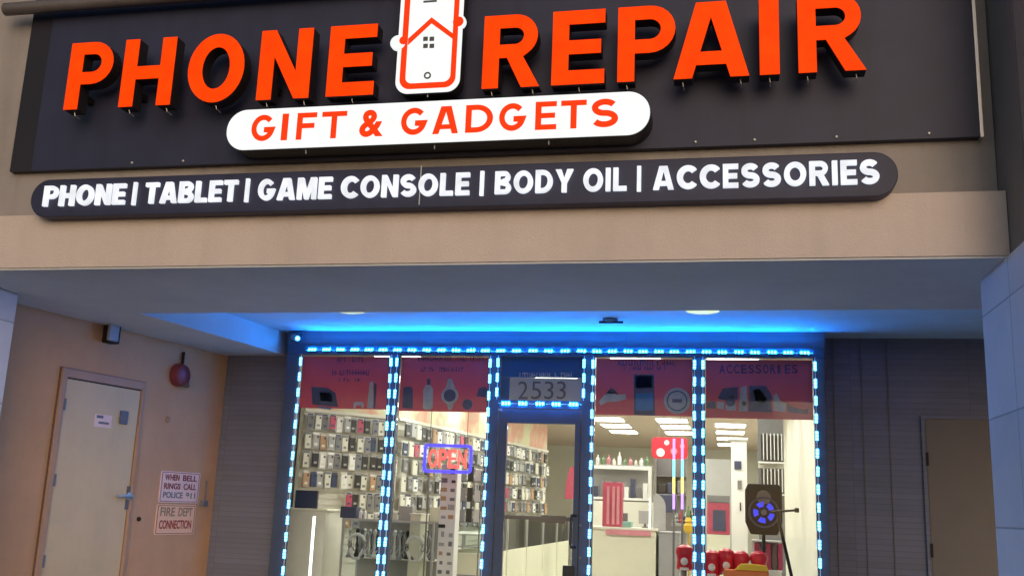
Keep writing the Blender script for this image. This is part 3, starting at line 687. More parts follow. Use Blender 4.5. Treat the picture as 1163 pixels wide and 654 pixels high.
# ------------------------------------------------------------------ side wall left: service door, signs, bell, box
def LP(px, py, out=0.): return onL(px, py, out)
sA, zA = LP(74, 438); sB, zB_ = LP(159, 440); dtop = (zA + zB_) / 2 + .015
ds = thing('service_door', 'pale cream metal service door in the tan wall on the left', 'door', Lw((sA + sB) / 2, 0, 0))
lwall(MB().box(sA, sB, .002, .012, .01, dtop)).build('leaf', 'door_paint', ds)
lwall(MB().box(sA - .075, sA - .012, .001, .03, 0, dtop + .085).box(sB + .012, sB + .05, .001, .03, 0, dtop + .085).box(sA - .012, sB + .012, .001, .03, dtop + .012, dtop + .085)).build('door_frame', 'door_frame', ds, bevel=.004)
lwall(MB().box(sA - .012, sA, .0, .006, 0, dtop + .012).box(sB, sB + .012, 0, .006, 0, dtop + .012).box(sA, sB, 0, .006, dtop, dtop + .012)).build('gap', 'gap_dark', ds)
lwall(MB().box(sA - .085, sB + .055, .0, .014, dtop + .085, dtop + .093).box(sA - .083, sA - .075, 0, .014, 0, dtop + .085)).build('outer_trim', 'brown_post', ds)
for py in (458, 545, 636):
    s_, z_ = LP(65, py); lwall(MB().box(sA - .02, sA + .004, .012, .034, z_ - .05, z_ + .05)).build('hinge', 'mid_grey', ds)
s0, z0 = LP(144, 563); 
lwall(MB().box(s0 - .025, s0 + .03, .012, .02, z0 - .12, z0 + .09)).build('lock_plate', 'metal_grey', ds)
lwall(MB().lathe((s0, 0.0, z0), [(.035, -.012), (.035, -.03), (.016, -.034), (.016, -.07)], 16, 'y')).build('rosette', 'bright_metal', ds)
lwall(MB().tube([(s0, .065, z0), (s0 - .10, .065, z0 - .0), (s0 - .19, .06, z0 - .005)], .013, 10)).build('lever', 'bright_metal', ds, smooth=True)
a, b = LP(105, 484), LP(126, 472); lwall(MB().box(a[0], b[0], .012, .015, a[1], b[1])).build('notice_sticker', 'sign_pale', ds)
lwall(MB().box(a[0] + .02, a[0] + .1, .0151, .0165, b[1] - .035, b[1] - .01).box(a[0] + .05, b[0] - .03, .0151, .0165, a[1] + .03, a[1] + .05)).build('sticker_print', 'mid_grey', ds)
a, b = LP(133, 481), LP(144, 467); lwall(MB().box(a[0], b[0], .012, .03, a[1], b[1])).build('door_viewer', 'metal_grey', ds, bevel=.01)

def lsign(name, label, px0, py0, px1, py1, m, rows, out=.01):
    a, b = LP(px0, py1), LP(px1, py0)
    t = thing(name, label, 'sign', Lw((a[0] + b[0]) / 2, out, a[1]), None)
    w, h = b[0] - a[0], b[1] - a[1]
    lwall(MB().prism([(x, z) for x, z in rrect(a[0], b[0], a[1], b[1], .02, 4)], out * .2, out)).build('plate', m, t)
    lwall(MB().merge(curve_mesh([rrect(a[0] + .012, b[0] - .012, a[1] + .010, b[1] - .010, .015, 4), rrect(a[0] + .020, b[0] - .020, a[1] + .015, b[1] - .015, .012, 4)], .001), lambda c: (c.x, out + .0015, c.y))).build('border', 'sign_maroon', t)
    for i, (txt, mt) in enumerate(rows):
        n = len(rows); zz1 = b[1] - h * (.10 + i * .84 / n); zz0 = zz1 - h * .58 / n
        X0_ = a[0] + w * .09; W_ = w * .82; pos = 0
        for wd in txt.split():
            f0, f1 = pos / len(txt), (pos + len(wd)) / len(txt); pos += len(wd) + 1
            mb = MB(); put_text(mb, wd, X0_ + W_ * f0, X0_ + W_ * f1, zz0, zz1, 0, .02, .002, fn=lambda x, y, z: (x, out + .003 - y, z))
            lwall(mb).build('lettering', mt, t)
    return t
lsign('warning_sign', 'pale metal sign reading WHEN BELL RINGS CALL on the tan wall', 179, 537, 227, 570, 'sign_pale', [('WHEN BELL', 'sign_maroon'), ('RINGS CALL', 'sign_maroon'), ('POLICE 911', 'mid_grey')])
lsign('warning_sign', 'peach coloured FIRE DEPT CONNECTION sign below the bell sign', 174, 573, 222, 607, 'sign_peach', [('FIRE DEPT', 'tan_goods'), ('CONNECTION', 'sign_red')])
s0, z0 = LP(201, 426)
bell = thing('alarm_bell', 'round dark red alarm bell high on the tan side wall', 'alarm bell', Lw(s0, 0, z0))
lwall(MB().lathe((s0, 0, z0), [(.115, -.005), (.115, -.05), (.10, -.085), (.06, -.105), (.0, -.11)], 28, 'y')).build('gong', 'bell_red', bell, smooth=True)
lwall(MB().tube([(s0 + .04, .02, z0 + .08), (s0 + .04, .02, z0 + .24)], .014, 8)).build('conduit', 'gap_dark', bell)
lwall(MB().tube([(s0 + .07, .06, z0 - .06), (s0 + .05, .09, z0 - .10)], .03, 10)).build('striker', 'metal_grey', bell)
a, b = LP(112, 388), LP(129, 367)
wb = thing('wall_lamp', 'small grey box lamp under the soffit on the tan side wall', 'wall lamp', Lw(a[0], 0, a[1]))
lwall(MB().box(a[0] + .03, b[0], .0, .10, a[1], b[1])).build('housing', 'gap_dark', wb, bevel=.01)
lwall(MB().box(a[0] - .02, b[0] - .05, .1, .13, a[1] + .01, b[1] - .01)).build('diffuser', 'grey_plastic', wb, bevel=.01)
s0, z0 = LP(229, 570); jb = lwall(MB().box(s0 - .03, s0 + .04, .0, .05, z0 - .04, z0 + .02).tube([(s0 + .02, .02, z0), (s0 + .02, .02, z0 + .22)], .008, 6)).build('junction_box', 'mid_grey'); tag(jb, 'small dark junction box beside the lower corner of the bell sign', 'electrical box')
s0, z0 = LP(157, 589); jb = lwall(MB().lathe((s0, 0, z0), [(.022, 0), (.018, -.02), (.006, -.03)], 10, 'y')).build('bell_push', 'gap_dark'); tag(jb, 'small dark knob on the tan wall right of the service door', 'wall fitting')
s0, z0 = LP(190, 476); jb = lwall(MB().lathe((s0, 0, z0), [(.03, 0), (.022, -.02), (.006, -.025)], 10, 'y')).build('pipe_stub', 'tan_goods'); tag(jb, 'small brown stub on the tan wall below the alarm bell', 'wall fitting')

# right wall door
YRW = 9.93
a = onY(1045, 472, YRW)
rd = thing('side_door', 'plain brown door in the siding beside the right pier', 'door', (a.x + .5, YRW, 0))
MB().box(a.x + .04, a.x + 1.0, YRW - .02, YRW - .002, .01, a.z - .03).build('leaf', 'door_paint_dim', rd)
MB().box(a.x, a.x + .035, YRW - .03, YRW - .002, 0, a.z).box(a.x + .035, a.x + 1.04, YRW - .03, YRW - .002, a.z - .028, a.z).build('door_frame', 'siding', rd)
for py in (521, 624):
    z_ = onY(1047, py, YRW).z; MB().box(a.x + .028, a.x + .05, YRW - .042, YRW - .031, z_ - .06, z_ + .06).build('hinge', 'gap_dark', rd)

# ------------------------------------------------------------------ inside the shop
lamp0 = None
for ci, X in enumerate((-3.6, -2.08, -.95, .06)):
    for ri_, Y in enumerate(((10.9, 12.6, 14.3, 16.0), (10.9, 12.6, 14.3, 16.0, 17.95, 19.3, 20.75), (10.9, 12.6, 14.3, 16.0, 17.95, 19.3, 20.75), (10.9, 12.6, 14.3, 16.0, 18.7, 20.3, 22.0, 23.9))[ci]):  # panels nearest the glass are added to light the shop
        lab = 'flat ceiling light panel of the shop, %s row, %s from the glass' % (('far left', 'left', 'middle', 'right')[ci], ('first', 'second', 'third', 'fourth', 'fifth', 'sixth', 'seventh', 'eighth')[ri_])
        if lamp0 is None:
            lamp0 = thing('ceiling_light', lab, 'ceiling light', (X, Y, 2.85), 'ceiling light panels of the shop')
            MB().box(X - .29, X + .29, Y - .38, Y + .38, 2.838, 2.849).build('frame', 'white_paint', lamp0)
            MB().box(X - .26, X + .26, Y - .35, Y + .35, 2.834, 2.8375).build('diffuser', 'ceiling_lamp', lamp0); continue
        c = copy_tree(lamp0); c.location = (X, Y, 2.85); c['label'] = lab

# slat walls
A0, A1, B1 = Vector((-5.07, 11.5, 0)), Vector((-4.2, 12.5, 0)), Vector((-3.4, 19.2, 0))
def wallframe(p, q):
    uu = (q - p).normalized(); nn = Vector((uu.y, -uu.x, 0)); return (p, uu, nn, (q - p).length)
WFA, WFB = wallframe(A0, A1), wallframe(A1, B1)
def onwall(mb, wf): p, uu, nn, L = wf; return mb.xf(lambda v: (p + uu * v.x + nn * v.y + Vector((0, 0, v.z))))
for wf, lab in ((WFA, 'cream slatwall angled behind the first window, full of phone cases'), (WFB, 'long cream slatwall running to the back of the shop with rows of goods')):
    t = thing('slatwall', lab, 'display wall', wf[0], 'slatwalls of the shop')
    L = wf[3]
    onwall(MB().box(0, L, -.10, -.02, 0, 2.84), wf).build('backing', 'cream_wall', t)
    gb_ = MB(); z = .5
    while z < 2.28:
        gb_.box(0, L, -.019, 0, z, z + .064); z += .076
    onwall(gb_, wf).build('slats', 'cream_shelf', t)
    onwall(MB().box(0, L, -.019, .04, 2.29, 2.33), wf).build('top_rail', 'cream_shelf', t)
    onwall(MB().box(0, L, -.019, .004, 2.331, 2.84), wf).build('graphic_band', 'graphic_band', t)
cols = [('black_plastic', 5), ('mid_grey', 5), ('grey_plastic', 4), ('cream_shelf', 4), ('navy_plastic', 2), ('white_paint', 3), ('tan_goods', 1.5), ('pink_goods', .7), ('rose_plastic', .6)]
protos = {}
def pkg_proto(w, h, m, card):
    mb = MB().m(0).box(-w / 2, w / 2, 0, .006, -h, 0).m(1).box(-w * .42, w * .42, .0065, .022, -h * .96, -h * .15)
    mb.m(2).box(-w * .30, -w * .08, .0225, .026, -h * .34, -h * .22).m(3).box(-w * .38, w * .38, .0065, .012, -h * .13, -h * .03)
    mb.m(3).box(-w * .2, w * .22, .0225, .0235, -h * .8, -h * .66)
    o = mb.build('phone_case', [card, m, 'black_plastic', random.choice(['grey_plastic', 'cream_shelf', 'white_paint', 'mid_grey', 'tan_goods', 'navy_plastic'])]); return o
PL = {}
for m, _w in cols:
    for w in (.092, .162):
        PL[(m, w)] = pkg_proto(w, random.choice((.185, .195, .205, .21)), m, random.choice(['white_paint', 'mid_grey', 'grey_plastic']))
cname = {'black_plastic': 'black', 'mid_grey': 'dark grey', 'grey_plastic': 'light grey', 'cream_shelf': 'cream', 'navy_plastic': 'navy', 'white_paint': 'white', 'tan_goods': 'brown', 'pink_goods': 'pink', 'rose_plastic': 'rose'}
def hang(wf, s, z, w, where):
    m = random.choices([c[0] for c in cols], [c[1] for c in cols])[0]
    c = PL[(m, w)].copy(); C.objects.link(c)
    p, uu, nn, L = wf
    c.location = p + uu * s + nn * (.05 + random.random() * .05) + Vector((0, 0, z + random.uniform(-.008, .008)))
    ang = math.atan2(uu.y, uu.x)
    # local y must point along nn
    c.rotation_euler = (0, random.uniform(-.03, .03), math.atan2(nn.y, nn.x) - math.pi / 2)
    tag(c, '%s packaged phone case hanging on %s' % (cname[m], where), 'phone case', 'packaged phone cases on the ' + ('angled' if wf is WFA else 'long') + ' slatwall, ' + cname[m])
rowz = [2.27, 2.04, 1.81, 1.58, 1.35, 1.12]
for r_, z in enumerate(rowz):
    s = .05
    while s < WFA[3] - .05:
        if not (r_ >= 4 and s < .55): hang(WFA, s, z, .092, 'the angled slatwall behind the first window')
        s += random.uniform(.096, .106)
    s = .12
    while s < WFB[3] - .1:
        if random.random() < .96: hang(WFB, s, z, .162, 'the long slatwall of the shop')
        s += random.uniform(.170, .186)
for o in PL.values(): bpy.data.objects.remove(o)

def simple(name, label, cat, mb, mats, group=None, bevel=0, smooth=False):
    return tag(mb.build(name, mats, None, bevel, smooth), label, cat, group)
# dark box and cream stand behind first window
def ybox(px0, py0, px1, py1, Y, d=.3):
    a, b = onY(px0, py1, Y), onY(px1, py0, Y); return MB().box(a.x, b.x, Y, Y + d, a.z, b.z)
a, b = onY(334, 577, 10.6), onY(361, 557, 10.6)
t = thing('display_screen', 'dark blue screen on a cream pedestal behind the first window', 'screen', (a.x + .1, 10.6, a.z))
MB().box(a.x, b.x, 10.6, 10.64, a.z, b.z).build('casing', 'black_plastic', t, bevel=.006)
MB().box(a.x + .012, b.x - .012, 10.596, 10.599, a.z + .012, b.z - .012).build('panel', 'navy_plastic', t)
MB().box((a.x + b.x) / 2 - .03, (a.x + b.x) / 2 + .03, 10.605, 10.63, 1.125 - .0, a.z).build('foot', 'black_plastic', t)
t = thing('pedestal', 'plain cream pedestal with wood grain at the left of the first window', 'pedestal', (a.x + .15, 10.8, 0))
MB().box(a.x - .15, a.x + .42, 10.5, 11.0, 0, 1.12).build('body', 'cream_shelf', t, bevel=.005)
MB().box(a.x - .17, a.x + .44, 10.48, 11.02, 1.121, 1.145).build('top', 'cream_panel', t, bevel=.004)
# glass showcases ---------------------------------------------------------
def showcase(x0, x1, y0, y1, label, kick=.45, top=.98, lit=True, group='glass showcases of the shop', shelf=True, aisle=False):
    t = thing('glass_showcase', label, 'display case', ((x0 + x1) / 2, (y0 + y1) / 2, 0), group)
    MB().box(x0, x1, y0, y1, 0, kick).build('base', 'cream_panel', t, bevel=.005)
    MB().box(x0 + .01, x1 - .01, y0 + .01, y1 - .01, top - .012, top).build('top', 'clear_glass', t)
    MB().box(x0 + .005, x1 - .005, y0 + .004, y0 + .010, kick + .001, top - .013).build('front_glass', 'clear_glass', t)
    fr = MB()
    for X in (x0, x1 - .02):
        for Y in (y0, y1 - .02): fr.box(X, X + .02, Y, Y + .02, kick + .001, top - .001)
    fr.box(x0, x1, y0 - .004, y0 + .0, top - .02, top + .004)
    fr.build('frame', 'bright_metal', t)
    if shelf: MB().box(x0 + .03, x1 - .03, y0 + .06, y1 - .03, (kick + top) / 2, (kick + top) / 2 + .008).build('shelf', 'cream_shelf', t)
    if aisle: MB().box(x1 - .012, x1 - .006, y0 + .02, y1 - .02, kick + .001, top - .013).build('side_glass', 'clear_glass', t)
    else: MB().box(x0 + .02, x1 - .02, y1 - .018, y1 - .010, kick + .001, top - .013).build('back_panel', 'grey_plastic', t)
    if lit:
        for X in ((x1 - .035) if aisle else (x0 + .035),): MB().tube([(X, y0 + .03, kick + .02), (X, y0 + .03, top - .03)], .011, 8).build('light_tube', 'white_tube', t)
    return t
# first-window showcase with hookahs
showcase(-4.02, -3.0, 10.35, 10.85, 'low glass showcase right behind the first window with shiny pipes inside', kick=.25, top=1.06, lit=False)
rn = random.Random(5)
for i in range(20):
    x = -3.95 + i * .047; h = rn.uniform(.30, .37); yy = 10.42 + (i % 3) * .10
    z0 = .66 + .0
    kind = i % 4
    prof = [(.030, 0), (.034, .02), (.018, .05), (.012, .09), (.020, .12), (.010, .16), (.008, .22), (.018, .25), (.022, .28), (.008, .30)]
    simple('glass_pipe', 'slim %s water pipe standing in the first showcase, number %d from the left' % (('silver', 'black', 'white', 'grey')[kind], i + 1), 'water pipe',
           MB().lathe((x, yy, z0), [(r_, z_) for r_, z_ in prof], 10).tube([(x + .02 * (-1) ** i + .0, yy, z0 + .06), (x + .055 * (-1) ** i, yy - .02, z0 + .11), (x + .06 * (-1) ** i, yy - .02, z0 + .22), (x + .035 * (-1) ** i, yy - .01, z0 + .26)], .006, 6),
           ('bright_metal', 'black_plastic', 'white_paint', 'mid_grey')[kind], 'water pipes in the first showcase', smooth=True)
for x, lab in ((-3.86, 'left'), (-3.22, 'right')):
    pts = [(x + .10 * math.sin(t_ / 9 * math.pi * 2) * .9 - .0, 10.40, .60 + .30 * abs(math.cos(t_ / 9 * math.pi))) for t_ in range(10)]
    simple('coiled_hose', 'pale looped hose hanging at the %s end of the first showcase' % lab, 'hose', MB().tube(pts, .018, 8), 'white_paint', 'pale hoses in the first showcase', smooth=True)
a, b = onY(384, 613, 10.5), onY(403, 602, 10.5)
simple('dark_carton', 'dark blue carton on top of the first showcase', 'box', MB().box(a.x, b.x, 10.5, 10.66, 1.062, 1.062 + .12), 'navy_plastic', bevel=.005)
for i in range(2):
    x = b.x + .035 + i * .05; simple('small_bottle', 'small cream bottle beside the dark carton, the %s of two' % ('left', 'right')[i], 'bottle', MB().lathe((x, 10.55, 1.062), [(.018, 0), (.018, .07), (.008, .08), (.008, .10)], 10), 'white_paint', smooth=True)
for i, (xx, mm, lab) in enumerate(((-3.72, 'cream_shelf', 'cream'), (-3.50, 'grey_plastic', 'grey'), (-3.30, 'mid_grey', 'dark grey'), (-3.14, 'cream_panel', 'pale yellow'))):
    simple('goods_carton', '%s carton in the row behind the first showcase' % lab, 'box', MB().box(xx - .08, xx + .08, 10.9, 11.05, 0, 1.15 + .06 * (i % 2)), mm, bevel=.004)
# white tube in front of the pedestal
p0, p1 = onY(357, 586, 10.3), onY(352, 654, 10.3)
simple('lit_tube', 'slim bright white vertical tube light in the first window', 'tube light', MB().tube([(p0.x, 10.3, p0.z), (p0.x, 10.3, .0)], .016, 10), 'white_tube')

# row of lit glass showcases along the slat wall
names = ('nearest', 'second', 'third', 'fourth', 'farthest')
for i in range(5):
    showcase(-3.25, -2.68, 11.3 + i * 1.27, 12.5 + i * 1.27, 'lit glass showcase along the long slatwall, %s from the glass' % names[i], kick=.72, top=1.12, aisle=True)
# OPEN sign ---------------------------------------------------------------
YO = 9.72
o0, o1 = onY(480, 536, YO), onY(537, 505, YO)
op = thing('open_sign', 'glowing red OPEN sign with a blue border hanging in the second window', 'neon sign', ((o0.x + o1.x) / 2, YO, o0.z))
MB().merge(curve_mesh([rrect(o0.x, o1.x, o0.z, o1.z, .04, 6), rrect(o0.x + .028, o1.x - .028, o0.z + .028, o1.z - .028, .025, 6)], .014), lambda c: (c.x, YO - c.z, c.y)).build('border_tube', 'neon_blue', op)
MB().box(o0.x + .03, o1.x - .03, YO + .012, YO + .018, o0.z + .03, o1.z - .03).build('backing', 'clear_glass', op)
w = (o1.x - o0.x - .10) / 4
for i, ch in enumerate('OPEN'):
    mb = MB(); put_text(mb, ch, o0.x + .05 + i * w + .006, o0.x + .05 + (i + 1) * w - .008, o0.z + .052, o1.z - .052, YO - .004, .012, .012)
    mb.build('letter', 'neon_red', op)
MB().tube([(o0.x + .06, YO, o1.z), (o0.x + .06, YO, 2.84)], .003, 6).tube([(o1.x - .06, YO, o1.z), (o1.x - .06, YO, 2.84)], .003, 6).build('hanging_wire', 'mid_grey', op)
# tower display + brown post
a, b = onY(494, 654, 10.3), onY(519, 534, 10.3)
tw = thing('rotating_rack', 'tall white tower rack of small packets under the OPEN sign', 'display rack', ((a.x + b.x) / 2, 10.4, 0))
MB().box(a.x, b.x, 10.33, 10.50, .08, 1.66).build('column', 'white_paint', tw, bevel=.006)
MB().lathe(((a.x + b.x) / 2, 10.42, 0), [(.24, 0), (.24, .03), (.05, .05), (.05, .08)], 24).build('foot', 'mid_grey', tw, smooth=True)
rn = random.Random(11)
for k in range(16):
    for c_ in range(2):
        if rn.random() < .12: continue
        x = a.x + (.25 + .5 * c_) * (b.x - a.x) + rn.uniform(-.008, .008); z = .18 + k * .092
        w_, h_ = rn.uniform(.016, .036), rn.uniform(.014, .030)
        MB().box(x - w_, x + w_, 10.318, 10.329, z, z + h_ * 2).build('packet', rn.choice(['mid_grey', 'grey_plastic', 'black_plastic', 'tan_goods', 'grey_plastic']), tw)
a, b = onY(480, 654, 10.25), onY(491, 497, 10.25)
simple('wooden_post', 'thin brown post left of the white tower rack', 'post', MB().box(a.x, b.x - .02, 10.25, 10.30, 0, b.z), 'brown_post', bevel=.004)
a, b = onY(462, 654, 10.4), onY(478, 585, 10.4)
simple('cream_cabinet', 'narrow cream cabinet left of the brown post', 'cabinet', MB().box(a.x, b.x, 10.4, 10.7, 0, b.z).box(a.x - .006, b.x + .006, 10.39, 10.71, b.z + .001, b.z + .02), 'cream_panel', bevel=.004)
# extra goods in second window right of tower
rn = random.Random(3)
rk = thing('wire_rack', 'dark wire rack of small goods right of the tower rack', 'display rack', (-2.72, 10.9, 0))
x0 = onY(521, 560, 10.9).x; x1 = onY(546, 560, 10.9).x
fr = MB()
for x in (x0, x1): fr.tube([(x, 10.9, 0), (x, 10.9, 1.62)], .008, 6)
for z in (.5, .8, 1.06, 1.28, 1.5): fr.box(x0, x1, 10.88, 11.0, z, z + .006)
fr.build('frame', 'mid_grey', rk)
for j, z in enumerate((1.066, 1.286, 1.506)):
    for k in range(3):
        xx = x0 + (k + .5) * (x1 - x0) / 3
        simple('small_pouch', '%s pouch on the wire rack, %s shelf, %s' % (('grey', 'black', 'white')[k], ('lower', 'middle', 'top')[j], ('left', 'centre', 'right')[k]), 'pouch',
               MB().box(xx - .032, xx + .032, 10.9, 10.93, z + .001, z + rn.uniform(.12, .17)), ('grey_plastic', 'black_plastic', 'white_paint')[k], 'pouches on the wire rack', bevel=.006)

# counter seen through the third window
YC = 12.6
a, b = onY(683, 654, YC), onY(745, 603, YC)
ct = thing('service_counter', 'cream service counter behind the third window', 'counter', ((a.x + b.x) / 2, YC + .3, 0))
MB().box(a.x - .35, b.x, YC, YC + .6, 0, b.z).build('body', 'cream_panel', ct, bevel=.005)
MB().box(a.x - .37, b.x + .02, YC - .02, YC + .62, b.z + .001, b.z + .03).build('top', 'cream_shelf', ct, bevel=.005)
MB().box(a.x + .05, b.x - .06, YC - .024, YC - .021, b.z - .06, b.z - .0).build('red_notice', 'pink_goods', ct)
ztop = b.z + .032
a2, b2 = onY(746, 654, YC), onY(771, 606, YC)
simple('grey_cabinet', 'grey cabinet at the right end of the cream counter', 'cabinet', MB().box(a2.x + .02, b2.x, YC + .02, YC + .6, 0, b2.z).box(a2.x + .015, b2.x + .01, YC + .01, YC + .61, b2.z + .001, b2.z + .02), 'grey_plastic', bevel=.005)
def oncounter(px0, px1, h, Y, z=None): a, b = onY(px0, 590, Y), onY(px1, 590, Y); z = ztop if z is None else z; return a.x, b.x, z, z + h
x0, x1, z0, z1 = oncounter(700, 717, .09, YC + .15)
rg = thing('card_terminal', 'teal register on the cream counter', 'register', ((x0 + x1) / 2, YC + .2, z0))
MB().box(x0, x1, YC + .15, YC + .35, z0, z1 - .02).build('base', 'teal_plastic', rg, bevel=.01)
MB().box(x0 + .05, x1 - .05, YC + .2, YC + .24, z1 - .019, z1 + .08).build('display', 'mid_grey', rg, bevel=.006)
x0, x1, z0, z1 = oncounter(725, 739, .17, YC + .2)
mn = thing('counter_monitor', 'small grey monitor near the right end of the counter', 'monitor', ((x0 + x1) / 2, YC + .3, z0))
MB().box(x0, x1, YC + .25, YC + .28, z0 + .05, z1 + .04).build('screen', 'grey_plastic', mn, bevel=.006)
MB().box(x0 + .04, x1 - .04, YC + .22, YC + .34, z0, z0 + .012).box((x0 + x1) / 2 - .015, (x0 + x1) / 2 + .015, YC + .285, YC + .30, z0 + .013, z0 + .1).build('stand', 'mid_grey', mn)
x = onY(738, 590, YC + .1).x; simple('lit_tube', 'short bright tube light at the right end of the cream counter', 'tube light', MB().tube([(x, YC + .1, ztop), (x, YC + .1, ztop + .36)], .010, 8), 'white_tube')
x0, x1, _, _ = oncounter(684, 706, 0, YC + .05); zt = onY(690, 547, YC).z
rb = thing('acrylic_rack', 'rose red rack with pale dividers on the left of the counter', 'rack', ((x0 + x1) / 2, YC + .1, ztop))
MB().box(x0, x1, YC + .05, YC + .25, ztop, zt).build('back', 'rose_plastic', rb, bevel=.004)
dm = MB()
for k in (.22, .50, .74): dm.box(x0 + k * (x1 - x0), x0 + (k + .14) * (x1 - x0), YC + .035, YC + .048, ztop + .03, zt - .05)
dm.build('divider', 'pink_goods', rb)
# white cabinet on the back
YW = 15.5
a, b = onY(668, 566, YW), onY(740, 530, YW)
wc = thing('wall_cabinet', 'white framed wall cabinet with dark goods behind the counter', 'cabinet', ((a.x + b.x) / 2, YW, a.z))
MB().box(a.x, b.x, YW, YW + .05, b.z - .05, b.z).box(a.x, b.x, YW, YW + .05, a.z, a.z + .035).box(b.x - .05, b.x, YW, YW + .05, a.z + .036, b.z - .051).box(a.x, a.x + .05, YW, YW + .05, a.z + .036, b.z - .051).build('frame', 'white_paint', wc, bevel=.004)
MB().box(a.x + .05, b.x - .05, YW + .25, YW + .28, a.z, b.z).box(a.x, b.x, YW + .051, YW + .3, a.z - .02, a.z - .002).box(a.x, b.x, YW + .051, YW + .3, b.z + .002, b.z + .02).build('case_box', 'grey_plastic', wc)
MB().box(a.x - .1, b.x + .03, YW + .02, YW + .3, 0, a.z - .021).build('base', 'cream_wall', wc)
zb_, xw0, xw1, zc1 = a.z, a.x, b.x, b.z
rn = random.Random(8)
for k in range(9):
    xx = xw0 + .1 + k * (xw1 - xw0 - .2) / 8
    simple('boxed_phone', '%s boxed gadget inside the white wall cabinet, number %d along' % (('dark', 'grey', 'white')[k % 3], k + 1), 'box', MB().box(xx - .035, xx + .035, YW + .1, YW + .14, zb_ + .001, zb_ + rn.uniform(.16, .32)), ('navy_plastic', 'mid_grey', 'white_paint')[k % 3], 'boxes in the white wall cabinet', bevel=.003)
for k in range(10):
    xx = xw0 + .12 + k * (xw1 - xw0 - .2) / 9; hh_ = rn.uniform(.08, .22)
    simple('bottle', 'small %s bottle on top of the white wall cabinet, number %d along' % (('white', 'green', 'pink', 'cream')[k % 4], k + 1), 'bottle', MB().lathe((xx, YW + .12, zc1 + .021), [(.028, 0), (.030, hh_ * .6), (.012, hh_ * .75), (.012, hh_)], 10), ('white_paint', 'green_goods', 'pink_goods', 'cream_shelf')[k % 4], 'bottles on the wall cabinet', smooth=True)
# white curved chair back
a, b = onY(742, 606, YC + .3), onY(756, 560, YC + .3)
wcv = [(a.x, a.z), (b.x, a.z)] + arc(b.x - .16, b.z - .17, .16, .17, 0, 90, 8) + [(a.x, b.z)]
simple('curved_panel', 'pale rounded counter screen between the counter and the dark shelves', 'screen', MB().prism([(x, max(z, .0)) for x, z in wcv], YC + .3, YC + .33), 'grey_plastic')
# dark shelf
YK = 15.0
a, b = onY(743, 560, YK), onY(779, 520, YK)
dk = thing('dark_shelf', 'dark wall shelf behind the two rainbow tubes', 'shelf', ((a.x + b.x) / 2, YK, 0))
MB().box(a.x, b.x, YK + .2, YK + .24, 0, b.z).box(a.x, a.x + .03, YK, YK + .199, 0, b.z).build('back', 'mid_grey', dk)
for z in (a.z, a.z + .27): MB().box(a.x + .031, b.x, YK, YK + .199, z - .02, z).build('shelf', 'mid_grey', dk)
for k, (mm, lab) in enumerate((('black_plastic', 'black'), ('navy_plastic', 'navy'), ('mid_grey', 'grey'))):
    simple('folded_bag', '%s bag on the dark shelf' % lab, 'bag', MB().box(a.x + .05 + k * .14, a.x + .17 + k * .14, YK + .02, YK + .15, a.z + .001, a.z + .14 + .03 * k), mm, bevel=.02)
simple('navy_crate', 'navy crate under the dark shelf behind the counter', 'crate', ybox(749, 582, 768, 561, 14.2, .3), 'navy_plastic', bevel=.01)
# red picture with pale blobs
a, b = onY(740, 520, 14.6), onY(781, 497, 14.6)
rp = thing('wall_picture', 'red wall picture with pale round shapes above the dark shelf', 'picture', ((a.x + b.x) / 2, 14.6, a.z))
MB().prism(rrect(a.x, b.x, a.z, b.z, .06, 5), 14.6, 14.63).build('board', 'red_plastic', rp)
for k, (fx, fz, rr) in enumerate(((.25, .28, .06), (.62, .35, .05), (.42, .75, .035), (.85, .6, .035))):
    MB().lathe((a.x + fx * (b.x - a.x), 14.599, a.z + fz * (b.z - a.z)), [(rr, 0), (rr, .01)], 14, 'y').build('pale_shape', ('white_paint', 'pink_goods')[k % 2], rp)
MB().tube([(a.x + .1, 14.61, b.z), (a.x + .1, 14.61, 2.85)], .004, 5).tube([(b.x - .1, 14.61, b.z), (b.x - .1, 14.61, 2.85)], .004, 5).build('hanging_wire', 'mid_grey', rp)
# rainbow light tubes
for px, lab in ((766, 'left'), (775.5, 'right')):
    Y = 11.4; p0 = onY(px - .5, 498, Y); p1 = onY(px, 578, Y)
    t = thing('rainbow_tube', 'rainbow coloured vertical light tube, the %s of two' % lab, 'light tube', (p0.x, Y, 0), 'rainbow light tubes')
    zs = [p0.z - (p0.z - p1.z) * f for f in (0, .30, .55, .78, 1)]
    for i, mm in enumerate(('slush_pink', 'slush_cyan', 'slush_yellow', 'slush_violet')):
        MB().tube([(p0.x, Y, zs[i + 1] + .001), (p0.x, Y, zs[i])], .014, 10).build('glowing_section', mm, t)
    MB().tube([(p0.x, Y, 0), (p0.x, Y, p1.z)], .012, 8).lathe((p0.x, Y, 0), [(.09, 0), (.09, .015)], 16).build('stand', 'mid_grey', t)
